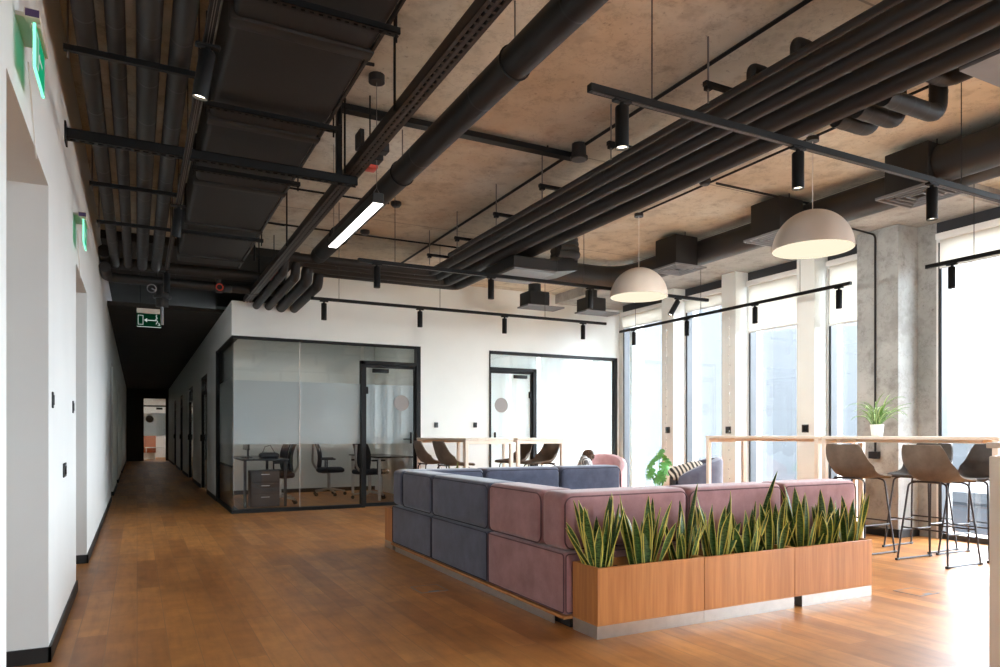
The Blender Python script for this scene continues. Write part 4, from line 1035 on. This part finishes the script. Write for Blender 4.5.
# conduits on the slab
def conduit(label, pts, r=.011, name='conduit', mat='black'):
    m = MB(); m.tube(fillet(pts, .03, 4), r, 8); return tag(obj(name, m, M[mat]), label, 'conduit', 'thin conduits on the ceiling')
zc_ = ZC - .03
conduit('thin black conduit on the ceiling along the pipe bundle', [(3.33, -2, zc_), (3.33, 9.6, zc_)], .014)
conduit('thin black conduit linking the two pendant lamps', [(4.9, -1, zc_), (4.9, 6.2, zc_)], .011)
conduit('thin black conduit branching toward the windows from the pendant line', [(4.91, 5.02, zc_ - .03), (6.3, 5.02, zc_ - .03)], .012)
conduit('thin black conduit crossing the ceiling near the back wall', [(1.15, 8.38, zc_), (3.95, 8.38, zc_)], .011)
conduit('thin black conduit crossing behind the cable tray', [(1.1, 7.1, zc_), (2.35, 7.1, zc_)], .011)
conduit('thin black conduit with bend beside the flat duct', [(1.15, 4.45, 3.1), (1.15, 4.45, 3.52), (1.38, 4.48, 3.55)], .012)
conduit('short black conduit dropping behind the cable tray', [(1.16, 8.2, 3.05), (1.16, 8.2, 3.5), (1.5, 8.3, 3.52)], .011)
t = thing('cable_trunking', 'flat black cable trunking crossing the ceiling above the round duct', 'trunking', (2.2, 5.12, ZC))
b = MB(); b.box(1.08, 3.36, 5.09, 5.17, ZC - .075, ZC - .03); obj('channel', b, M['black'], t)
b = MB()
for xx in (1.3, 2.2, 3.1): b.tube([(xx, 5.13, ZC - .03), (xx, 5.13, ZC)], .008, 6)
obj('bracket', b, M['black'], t)
p = at(579, 155, Z=3.47)
t = thing('ceiling_speaker', 'black can shaped ceiling speaker at the end of trunking', 'speaker', (p.x, p.y, ZC))
b = MB(); b.lathe([(0, 3.56), (.06, 3.56), (.062, 3.46), (.075, 3.455), (.075, 3.435), (.05, 3.43), (0, 3.44)], p.x, p.y, 28); obj('can', b, M['plastic'], t)
b = MB(); b.cyl(p.x, p.y, 3.427, 3.434, .062); obj('grille', b, M['grey'], t)
def detector(label, px, py):
    p = at(px, py, Z=ZC - .03)
    b = MB(); b.lathe([(0, ZC), (.055, ZC), (.058, ZC - .025), (.04, ZC - .05), (0, ZC - .055)], p.x, p.y, 24); tag(obj('smoke_detector', b, M['plastic']), label, 'smoke detector', 'ceiling detectors')
detector('round smoke detector on the ceiling right of the linear lamp', 365, 233)
detector('black hanger canopy on conduit end above the far spotlight track', 396, 205)
detector('small black detector under the pipe bundle, on the pendant conduit', 705, 183)
detector('black ceiling canopy of the window track hanger', 973, 214)

# ------------------------------------------------------------------ round ducts, diffusers and fan coil by the windows
pipe('round_duct', 'long round black duct above the window side, with square air boxes', [(6.23, -3, 3.38), (6.23, 8.3, 3.38), (4.6, 8.3, 3.38)], .15, M['duct'], 'duct', None, .45, .9, 28)
pipe('round_duct', 'upper round black duct ending at the nearest square air box', [(5.91, -3, 3.36), (5.91, 3.49, 3.36)], .155, M['duct'], 'duct', None, .2, 1.2, 28)
LBX = ['nearest black square air box with grille, right of the spotlight track', 'middle black square air box with grille, behind the larger pendant', 'farthest black square air box with grille, right of smaller pendant']
for k, y in enumerate((3.5, 4.99, 6.52)):
    t = thing('air_diffuser', LBX[k], 'air diffuser', (5.95, y, 3.17), 0, 'square air diffusers on the duct')
    b = MB(); b.box(5.73, 6.075, y, y + .38, 3.17, 3.53, .012, 2); obj('plenum_box', b, M['rubber2'], t)
    b = MB(); x0, x1, y0, y1 = 5.68, 6.17, y - .05, y + .43
    for j in range(4):
        o_ = j * .056; w = .012 if j else .022
        b.box(x0 + o_, x1 - o_, y0 + o_, y0 + o_ + w, 3.148, 3.17); b.box(x0 + o_, x1 - o_, y1 - o_ - w, y1 - o_, 3.148, 3.17)
        b.box(x0 + o_, x0 + o_ + w, y0 + o_ + w, y1 - o_ - w, 3.148, 3.17); b.box(x1 - o_ - w, x1 - o_, y0 + o_ + w, y1 - o_ - w, 3.148, 3.17)
    obj('grille', b, M['grey'], t)
    b = MB(); b.tube([(5.9, y + .03, 3.53), (5.9, y + .03, ZC)], .005, 6); obj('rod', b, M['black'], t)
# far fan coil unit
t = thing('fan_coil_unit', 'grey bottomed ceiling fan coil unit at the far end of pipe bundle', 'air conditioner', (4.2, 7.1, 3.0))
b = MB(); b.box(3.70, 4.28, 6.85, 7.55, 2.985, 3.115, .01, 1); obj('casing', b, M['duct'], t)
b = MB(); b.box(3.72, 4.26, 6.87, 7.53, 2.965, 2.985); obj('bottom_panel', b, M['grey'], t)
b = MB(); v = [(4.38, 6.8, 3.04), (4.38, 7.48, 3.04), (4.38, 7.48, 3.30), (4.38, 6.8, 3.30)]; 
b.surf(lambda u, vv: Vector((4.28 + .34 * vv, 7.2 + (.34 - .1 * vv) * math.copysign(min(1, abs(math.cos(2 * math.pi * u)) * 1.42), math.cos(2 * math.pi * u)), 3.05 + .16 * vv + (.06 + .09 * vv) * math.copysign(min(1, abs(math.sin(2 * math.pi * u)) * 1.42), math.sin(2 * math.pi * u)))), 32, 2)
obj('transition', b, M['duct'], t)
b = MB()
for k in range(4): b.tube(fillet([(4.20, 6.74 - .02 * k, 3.17 + .06 * k), (4.50, 6.78 + .03 * k, 3.2 + .065 * k), (4.60, 7.0, 3.22 + .065 * k), (4.62, 7.5, 3.22 + .06 * k)], .12, 6), .05, 10)
obj('flexible_hoses', b, M['rubber'], t)
p0 = at(530, 300, Y=8.45); p1 = at(588, 295, Y=8.45)
for k, (pp, lb) in enumerate(((p0, 'small black air box with slot grille near the back wall, left'), (p1, 'small black air box with slot grille near the back wall, right'))):
    t = thing('air_diffuser', lb, 'air diffuser', (pp.x + .15, 8.6, 2.93), 0, 'slot diffusers near the back wall')
    b = MB(); b.box(pp.x, pp.x + .32, 8.45, 8.75, 2.93, 3.12, .01, 1); obj('plenum_box', b, M['rubber2'], t)
    b = MB()
    for j in range(5): b.box(pp.x - .04, pp.x + .55, 8.43 + j * .07, 8.43 + j * .07 + .03, 2.905, 2.925)
    b.box(pp.x - .04, pp.x - .01, 8.46, 8.74, 2.905, 2.925); b.box(pp.x + .52, pp.x + .55, 8.46, 8.74, 2.905, 2.925)
    obj('grille', b, M['grey'], t)
    b = MB(); b.tube(fillet([(pp.x + .16, 8.6, 3.12), (pp.x + .16, 8.6, 3.24)], .08), .09, 16); obj('neck', b, M['duct'], t)
# near fan coil unit at the top right
p = at(960, 72, Z=3.1)
t = thing('fan_coil_unit', 'grey ceiling unit with flat bottom at the top right corner', 'air conditioner', (4.6, 1.8, 3.2))
b = MB(); b.box(4.16, 5.0, 1.2, 2.38, 3.22, 3.5, .01, 1); obj('casing', b, M['duct'], t)
b = MB(); b.box(4.17, 4.99, 1.21, 2.37, 3.20, 3.22); obj('bottom_panel', b, M['grey'], t)

# ------------------------------------------------------------------ spotlight tracks
ZT_ = 2.72
def make_spot(lens):
    t = thing('track_spotlight', 'x', 'spotlight', (0, 0, 0), 0, 'black track spotlights')
    b = MB(); b.box(-.05, .05, -.017, .017, -.014, .0, .003, 1); b.cyl(0, 0, -.034, -.012, .012, None, 12); obj('adapter', b, M['track'], t, (0, 0, 0))
    b = MB(); b.lathe([(0, 0), (.029, 0), (.0325, -.005), (.0325, -.20), (.0295, -.20), (.028, -.185)], 0, 0, 28); o = obj('body', b, M['track'], t, (0, 0, -.030))
    b = MB(); b.lathe([(.0285, -.187), (.0, -.183)], 0, 0, 24, False, False); obj('lens', b, M[lens], o, (0, 0, 0))
    return t
SP = make_spot('spotlens'); used_spot = [False]
SPO = make_spot('lens_off'); used_off = [False]
def spot(x, y, z, label, tilt=None, rz=0, on=True):
    proto, flag = (SP, used_spot) if on else (SPO, used_off)
    if not flag[0]:
        flag[0] = True; r = proto; r.location = (x, y, z); r['label'] = label; r.rotation_euler = (0, 0, rz)
    else: r = dup(proto, (x, y, z), rz, label)
    if tilt:
        for c in kids(r):
            if c.name.startswith('body'): c.rotation_euler = tilt
    return r
def track(label, p0, p1, hangers, ztop=ZC):
    t = thing('lighting_track', label, 'lighting track', p0, 0, 'black lighting tracks')
    (x0, y0, z0), (x1, y1, z1) = p0, p1; w = .018
    b = MB()
    if abs(x1 - x0) > abs(y1 - y0): b.box(x0, x1, y0 - w, y0 + w, z0, z0 + .036, .002, 1); g = MB(); g.box(x0 + .02, x1 - .02, y0 - .006, y0 - .003, z0 - .001, z0); g.box(x0 + .02, x1 - .02, y0 + .003, y0 + .006, z0 - .001, z0)
    else: b.box(x0 - w, x0 + w, y0, y1, z0, z0 + .036, .002, 1); g = MB(); g.box(x0 - .006, x0 - .003, y0 + .02, y1 - .02, z0 - .001, z0); g.box(x0 + .003, x0 + .006, y0 + .02, y1 - .02, z0 - .001, z0)
    obj('rail', b, M['track'], t); obj('contact_groove', g, M['wire'], t)
    for (x, y) in hangers:
        b = MB(); b.tube([(x, y, z0 + .036), (x, y, ztop)], .0035, 6); obj('hanger_wire', b, M['plastic'], t)
# first track, nearest
Y1_ = at(800, 148, Z=ZT_).y
a = at(589, 93, Y=Y1_); c = at(1000, 201, Y=Y1_)
track('black spotlight track nearest the camera, running to the right edge', (a.x, Y1_, ZT_), (c.x + .9, Y1_, ZT_), [(at(652, 97, Y=Y1_).x, Y1_), (4.8, Y1_)])
for px, lb in ((622, 'lit black spotlight at the left end of the nearest track'), (798, 'black spotlight in the middle of the nearest track, left of larger pendant'), (932, 'black spotlight at the right of the nearest track, below the air box')):
    spot(at(px, 120, Y=Y1_).x, Y1_, ZT_, lb)
Y2_ = 6.58; ZT2 = at(491, 277, Y=Y2_).z
a = at(358, 264, Y=Y2_); c = at(708, 302, Y=Y2_)
track('black spotlight track running under the pipe bundle behind the smaller pendant', (a.x, Y2_, ZT2), (c.x, Y2_, ZT2), [(at(395, 262, Y=Y2_).x, Y2_), (4.45, Y2_)])
for px, lb, tl in ((377, 'black spotlight at the left end of the under bundle track', None), (491, 'black spotlight second from left under the pipe bundle', None), (590, 'black spotlight left of the smaller pendant', None), (678, 'tilted lit black spotlight right of the smaller pendant', (R(10), R(28), 0))):
    spot(at(px, 280, Y=Y2_).x, Y2_, ZT2, lb, tl)
Y3_ = at(420, 309, Z=ZT_).y
a = at(311, 300, Y=Y3_); c = at(606, 324, Y=Y3_)
track('black spotlight track along the back wall', (a.x, Y3_, ZT_), (c.x, Y3_, ZT_), [(at(339, 300, Y=Y3_).x, Y3_), (at(440, 300, Y=Y3_).x, Y3_), (at(545, 300, Y=Y3_).x, Y3_)])
for k, px in enumerate((324, 420, 504.5, 583)):
    spot(at(px, 310, Y=Y3_).x, Y3_, ZT_, ['leftmost spotlight on the back wall track', 'second spotlight from left on the back wall track', 'third spotlight from left on the back wall track', 'rightmost spotlight on the back wall track'][k], None, 0, k < 2)
XT = 6.76
track('black spotlight track along the pillars, left of the column', (XT, 4.95, ZT_), (XT, at(620, 333, X=XT).y, ZT_), [(XT, 5.6), (XT, 7.2), (XT, 8.6)])
for k, px in enumerate((634, 687, 755, 839)):
    spot(XT, at(px, 310, X=XT).y, ZT_, ['farthest spotlight on the pillar track', 'second farthest spotlight on the pillar track', 'second nearest spotlight on the pillar track', 'spotlight on the pillar track beside the concrete column'][k], None, R(90), False)
track('black spotlight track in front of the big window at right', (XT, 1.0, ZT_), (XT, at(926, 270, X=XT).y, ZT_), [(XT, at(974, 240, X=XT).y)])
spot(XT, at(952, 270, X=XT).y, ZT_, 'black spotlight in front of the big window at right', None, R(90), False)
XA, ZA = .27, 2.80
track('black spotlight track along the left aisle beside the flat duct', (XA, .2, ZA), (XA, 8.6, ZA), [(XA, 2.0), (XA, 4.6), (XA, 7.0)])
for k, (px, py) in enumerate(((205, 44), (178, 205), (166.5, 270))):
    spot(XA, at(px, py, Z=ZA).y, ZA, ['aisle spotlight nearest the camera, beside the flat duct', 'aisle spotlight in the middle, beside the flat duct', 'aisle spotlight farthest away, near the corridor'][k], (R(6), R(9), 0) if k == 0 else (R(8), R(5), 0) if k == 1 else None, 0, k == 0)

# linear LED lamp
LX, LY0, LY1, LZ = 1.455, 4.62, 5.88, 2.69
t = thing('linear_lamp', 'lit linear LED lamp hanging under the round duct', 'pendant lamp', (LX, (LY0 + LY1) / 2, LZ))
b = MB(); b.box(LX - .038, LX + .038, LY0, LY1, LZ + .006, LZ + .075, .003, 1); obj('housing', b, M['duct'], t)
b = MB(); b.box(LX - .034, LX + .034, LY0 + .006, LY1 - .006, LZ, LZ + .006); obj('diffuser', b, M['led'], t)
for y in (LY0 + .04, LY1 - .04):
    b = MB(); b.tube([(LX, y, LZ + .12), (LX, y, ZC - .04)], .0025, 6); b.tube([(LX - .03, y - .01, LZ + .075), (LX, y, LZ + .12), (LX + .03, y + .01, LZ + .075)], .0025, 6); obj('suspension_wire', b, M['wire'], t)
b = MB(); b.cyl(LX, LY0 + .04, ZC - .05, ZC, .055); obj('canopy', b, M['plastic'], t)

# pendant lamps
def pendant(x, y, label):
    t = thing('pendant_lamp', label, 'pendant lamp', (x, y, ZC), 0, 'dome pendant lamps')
    zr = 2.635; r = .312
    prof = [(r * math.cos(q), zr + r * 1.02 * math.sin(q)) for q in [math.pi / 2 * k / 18 for k in range(18)]] + [(.012, zr + r * 1.02)]
    inn = [((r - .012) * math.cos(q), zr + (r - .012) * 1.02 * math.sin(q)) for q in [math.pi / 2 * k / 18 for k in range(18, -1, -1)]]
    b = MB(); b.lathe(prof + inn + [(r, zr)], x, y, 64); obj('shade', b, M['shade'], t)
    b = MB(); b.cyl(x, y, zr - .003, zr - .0005, r - .003, None, 64); obj('diffuser', b, M['pend'], t)
    b = MB(); b.tube([(x, y, zr + .32), (x, y, ZC - .04)], .0035, 8); obj('cord', b, M['whitewire'], t)
    l = bpy.data.lights.new('pendant_bulb', 'POINT'); l.energy = 4.4; l.shadow_soft_size = .12; l.color = (1, .97, .92)
    o = bpy.data.objects.new('pendant_bulb', l); COL.objects.link(o); o.location = (0, 0, zr - .13 - ZC); o.parent = t; o.visible_glossy = False
    b = MB(); b.cyl(x, y, ZC - .065, ZC - .03, .05); obj('canopy', b, M['plastic'], t)
p = at(639, 211, Z=ZC); pendant(4.9, p.y, 'beige dome pendant lamp, smaller looking, left of the air box')
p = at(813.5, 134, Z=ZC); pendant(4.9, p.y, 'beige dome pendant lamp, larger looking, in front of the column')

# ------------------------------------------------------------------ things behind the glass
def office_chair(label):
    t = thing('office_chair', label, 'office chair', (0, 0, 0), 0, 'office chairs in the meeting room')
    def fn(u, v):
        q = (u - .5) * 2; z = .52 + .62 * v
        return Vector((-.2 - .14 * v + .07 * math.sin(v * 3.2) + .05 * q * q, q * (.21 + .03 * math.sin(v * 3.1) - .04 * v), z))
    m = MB(); m.surf(fn, 12, 16, .018); obj('backrest', m, M['mesh'], t, (0, 0, 0))
    m = MB(); m.cushion(-.22, .26, -.24, .24, .43, .51, .035, .01); obj('seat', m, M['mesh'], t, (0, 0, 0))
    m = MB(); m.tube(fillet([(-.28, 0, .95), (-.3, 0, .6), (-.16, 0, .42), (0, 0, .42)], .08), .02, 8); obj('back_bar', m, M['steel'], t, (0, 0, 0))
    for sy in (-1, 1):
        m = MB(); m.tube(fillet([(-.05, sy * .25, .44), (-.05, sy * .29, .46), (-.05, sy * .29, .66)], .03), .013, 8); m.box(-.16, .1, sy * .29 - .035, sy * .29 + .035, .66, .69, .01, 2); obj('armrest', m, M['plastic'], t, (0, 0, 0))
    m = MB(); m.cyl(0, 0, .1, .43, .028); obj('column', m, M['steel'], t, (0, 0, 0))
    for k in range(5):
        a = 2 * math.pi * k / 5; d = Vector((math.cos(a), math.sin(a), 0))
        m = MB(); m.tube([d * .02 + Vector((0, 0, .12)), d * .29 + Vector((0, 0, .075))], [.022, .014], 8); o = obj('base_leg', m, M['steel'], t, (0, 0, 0))
        m = MB(); pp = d * .29; m.tube([(pp.x - d.y * .02, pp.y + d.x * .02, .03), (pp.x + d.y * .02, pp.y - d.x * .02, .03)], .03, 14); obj('caster', m, M['plastic'], o, (0, 0, 0))
    return t
oc = office_chair('black mesh office chair behind glass, right of the desk'); oc.location = (2.05, 11.75, 0); oc.rotation_euler = (0, 0, R(172))
dup(oc, (2.1, 12.5, 0), R(184), 'black mesh office chair behind glass, beside the desk, farther')
dup(oc, (3.62, 12.0, 0), R(20), 'black mesh office chair behind glass, at the door post')
dup(oc, (3.15, 13.0, 0), R(-10), 'black mesh office chair behind the glass door')
t = thing('desk', 'dark office desk behind the glass corner', 'desk', (1.75, 12.2, 0))
b = MB(); b.box(1.42, 2.12, 11.3, 13.2, .72, .745, .003, 1); obj('desktop', b, M['screen'], t)
for y in (11.35, 13.1):
    for x in (1.45, 2.05): 
        b = MB(); b.box(x, x + .04, y, y + .04, 0, .72); obj('leg', b, M['plastic'], t)
t = thing('drawer_pedestal', 'low dark drawer pedestal under the desk', 'pedestal', (1.72, 11.25, 0))
b = MB(); b.box(1.5, 1.92, 11.0, 11.28, .04, .58, .005, 1); obj('body', b, M['brown2'], t)
for k in range(3): 
    b = MB(); b.box(1.51, 1.91, 10.985, 11.0, .07 + .17 * k, .22 + .17 * k, .003, 1); o = obj('drawer', b, M['brown2'], t)
    b = MB(); b.box(1.65, 1.77, 10.975, 10.985, .18 + .17 * k, .19 + .17 * k); obj('handle', b, M['steel'], o)
t = thing('shoulder_bag', 'small black bag lying on the desk', 'bag', (1.85, 11.6, .745))
b = MB(); b.cushion(1.72, 2.0, 11.5, 11.7, .746, .83, .03, .01); obj('body', b, M['plastic'], t)
b = MB(); b.tube([(1.76, 11.6, .83), (1.80, 11.6, .93), (1.88, 11.6, .95), (1.95, 11.6, .83)], .006, 6); obj('strap', b, M['plastic'], t)
t = thing('monitor', 'black monitor standing on the desk behind frosted glass', 'monitor', (1.6, 12.2, .745))
b = MB(); b.box(1.58, 1.61, 11.9, 12.5, .87, 1.24, .005, 1); obj('screen', b, M['screen'], t)
b = MB(); b.box(1.52, 1.68, 12.1, 12.3, .746, .757); b.box(1.61, 1.635, 12.17, 12.23, .757, 1.0); obj('stand', b, M['plastic'], t)
t = thing('desk', 'second dark desk behind the glass door', 'desk', (3.9, 12.4, 0))
b = MB(); b.box(3.6, 4.26, 11.5, 13.3, .72, .745, .003, 1); obj('desktop', b, M['screen'], t)
for y in (11.55, 13.2):
    for x in (3.64, 4.2):
        b = MB(); b.box(x, x + .04, y, y + .04, 0, .72); obj('leg', b, M['winframe'], t)
t = thing('ceiling_lamp', 'white linear ceiling lamp inside the glazed room', 'lamp', (2.9, 12.5, 2.8))
b = MB(); b.box(2.2, 3.6, 12.4, 12.6, 2.82, 2.9); obj('housing', b, M['white'], t)
M['roomlamp'] = emit('room_lamp_diffuser', (1, .96, .9), 13 / E)
b = MB(); b.box(2.21, 3.59, 12.41, 12.59, 2.812, 2.82); obj('diffuser', b, M['roomlamp'], t)
for k, y in enumerate((15.2, 19.2, 23.3, 27.3)):  # lamps added to brighten the corridor through its glass doors
    t = thing('ceiling_lamp', 'added ceiling panel lamp in the side room behind corridor door, ' + ['nearest', 'second', 'third', 'farthest'][k], 'lamp', (2.4, y, 2.9), 0, 'added lamps in the side rooms')
    b = MB(); b.box(1.9, 2.9, y - .5, y + .5, 2.9, 2.97); obj('housing', b, M['white'], t)
    b = MB(); b.box(1.92, 2.88, y - .48, y + .48, 2.892, 2.9); obj('diffuser', b, M['roomlamp'], t)
# far room behind the corridor door
t = thing('side_cabinet', 'orange cabinet seen through the corridor end door', 'cabinet', (.5, 35.2, 0))
b = MB(); b.box(.25, .75, 35, 35.5, .3, 1.1, .01, 1); obj('body', b, M['orange'], t)
b = MB(); b.box(.27, .73, 35.02, 35.48, 0, .3); obj('base', b, M['warmwhite'], t)
t = thing('meeting_table', 'white table with papers beyond the corridor end door', 'table', (.8, 34.6, 0))
b = MB(); b.box(.3, 1.4, 34.2, 34.9, .52, .55, .004, 1); obj('tabletop', b, M['white'], t)
for x in (.34, 1.32):
    for y in (34.24, 34.82): 
        b = MB(); b.box(x, x + .04, y, y + .04, 0, .52); obj('leg', b, M['white'], t)
t = thing('ceiling_lamp', 'bright ceiling panel lamp in the room at corridor end', 'lamp', (.6, 35.8, 2.9))
b = MB(); b.box(-.3, 1.5, 34.9, 36.6, 2.86, 2.9); obj('housing', b, M['white'], t)
M['farlamp'] = emit('far_lamp_diffuser', (1, .97, .92), 5.0 / E)
b = MB(); b.box(-.28, 1.48, 34.92, 36.58, 2.852, 2.86); obj('diffuser', b, M['farlamp'], t)

# ------------------------------------------------------------------ outside
def m_facade(name, a, b_, w, h):
    m, nt, out = new_mat(name); p = N(nt, 'ShaderNodeBsdfPrincipled'); p.inputs['Roughness'].default_value = .6
    g = N(nt, 'ShaderNodeNewGeometry'); sx = N(nt, 'ShaderNodeSeparateXYZ'); lk(nt, g.outputs['Position'], sx.inputs[0])
    cb = N(nt, 'ShaderNodeCombineXYZ'); lk(nt, sx.outputs['Y'], cb.inputs['X']); lk(nt, sx.outputs['Z'], cb.inputs['Y'])
    br = N(nt, 'ShaderNodeTexBrick'); lk(nt, cb.outputs[0], br.inputs['Vector']); br.offset = 0
    for k, v in (('Scale', 1.0), ('Mortar Size', .03), ('Mortar Smooth', .2), ('Brick Width', w), ('Row Height', h)): br.inputs[k].default_value = v
    br.inputs['Color1'].default_value = c4(a); br.inputs['Color2'].default_value = c4(b_); br.inputs['Mortar'].default_value = c4(tuple(x * .7 for x in a))
    lk(nt, br.outputs['Color'], p.inputs['Base Color']); lk(nt, p.outputs[0], out.inputs['Surface']); return m
M['facade'] = m_facade('pale_panel_facade', srgb(33, 36, 40), srgb(36, 40, 44), 1.6, 1.9)
M['facade2'] = m_facade('grey_blue_facade', srgb(29, 33, 40), srgb(32, 37, 44), 2.4, 2.2)
M['facwin'] = simple('facade_window_glass', srgb(22, 28, 38), .35, var=.1, scale=.4)
M['roof'] = simple('pale_roof', srgb(44, 46, 49), .8, var=.05, scale=.3)
M['street'] = simple('pale_paving', srgb(56, 57, 59), .9, var=.05, scale=.2)
def building(label, x0, x1, y0, y1, z0, z1, mat, rows):
    t = thing('building', label, 'building', ((x0 + x1) / 2, (y0 + y1) / 2, z0), 0, 'pale buildings outside the windows')
    b = MB(); b.box(x0, x1, y0, y1, z0, z1); obj('walls', b, M[mat], t)
    b = MB(); b.box(x0 - .2, x1, y0 - .2, y1 + .2, z1, z1 + .3); obj('roof', b, M['roof'], t)
    for (ya, yb_, za, zb_) in rows:
        b = MB(); b.box(x0 - .06, x0, ya, yb_, za, zb_); obj('window', b, M['facwin'], t)
building('pale panelled building outside the middle windows', 17.5, 26, 15.5, 24.5, -8, 7.5, 'facade', [(16.2, 18.2, -2.4, .2), (19, 21.2, -2.4, .2), (22, 24, -2.4, .2)])
building('taller grey blue building outside the window by back wall', 20.5, 28, 25, 40, -8, 6.2, 'facade2', [(26.5, 30, 1, 3), (26.5, 30, -3, -1)])
building('low pale roof building outside the big right window', 22, 40, -20, 14.8, -8, -.9, 'facade2', [(0, 4, -4, -2), (6, 10, -4, -2)])
building('long pale warehouse on the horizon', 60, 75, -60, 80, -9, .6, 'facade', [])
b = MB(); b.box(8.5, 90, -70, 90, -9.2, -9); struct('ground_outside', b, M['street'])
b = MB(); b.box(8.0, 8.4, YR, 15, -9, -.02); struct('wall_facade', b, M['roof'])

# ------------------------------------------------------------------ light
w = bpy.data.worlds.new('overcast_sky'); scene.world = w; w.use_nodes = True
nt = w.node_tree; nt.nodes.clear(); out = nt.nodes.new('ShaderNodeOutputWorld'); bg = nt.nodes.new('ShaderNodeBackground')
tc = nt.nodes.new('ShaderNodeTexCoord'); sx = nt.nodes.new('ShaderNodeSeparateXYZ'); nt.links.new(tc.outputs['Generated'], sx.inputs[0])
rp = nt.nodes.new('ShaderNodeValToRGB'); rp.color_ramp.elements[0].position = .0; rp.color_ramp.elements[0].color = (.82, .91, 1.0, 1); rp.color_ramp.elements[1].position = .7; rp.color_ramp.elements[1].color = (.9, .95, 1.0, 1)
nt.links.new(sx.outputs['Z'], rp.inputs['Fac']); nt.links.new(rp.outputs['Color'], bg.inputs['Color']); bg.inputs['Strength'].default_value = 1.0
nt.links.new(bg.outputs[0], out.inputs['Surface'])
def portal(y0, y1, z0, z1):
    l = bpy.data.lights.new('window_portal', 'AREA'); l.shape = 'RECTANGLE'; l.size = y1 - y0; l.size_y = z1 - z0; l.cycles.is_portal = True
    o = bpy.data.objects.new('window_portal', l); COL.objects.link(o); o.location = (8.1, (y0 + y1) / 2, (z0 + z1) / 2); o.rotation_euler = Euler((R(90), 0, R(90)))
    return o
for (a, c, zb) in WINS: portal(a, c, .05, ZW)
portal(YB + .2, RB, .3, 3.2)
for a, c in RW_ADDED:
    o = portal(a, c, .07, 3.22); o.location = ((a + c) / 2, YR - .15, 1.65); o.rotation_euler = Euler((R(90), 0, 0))
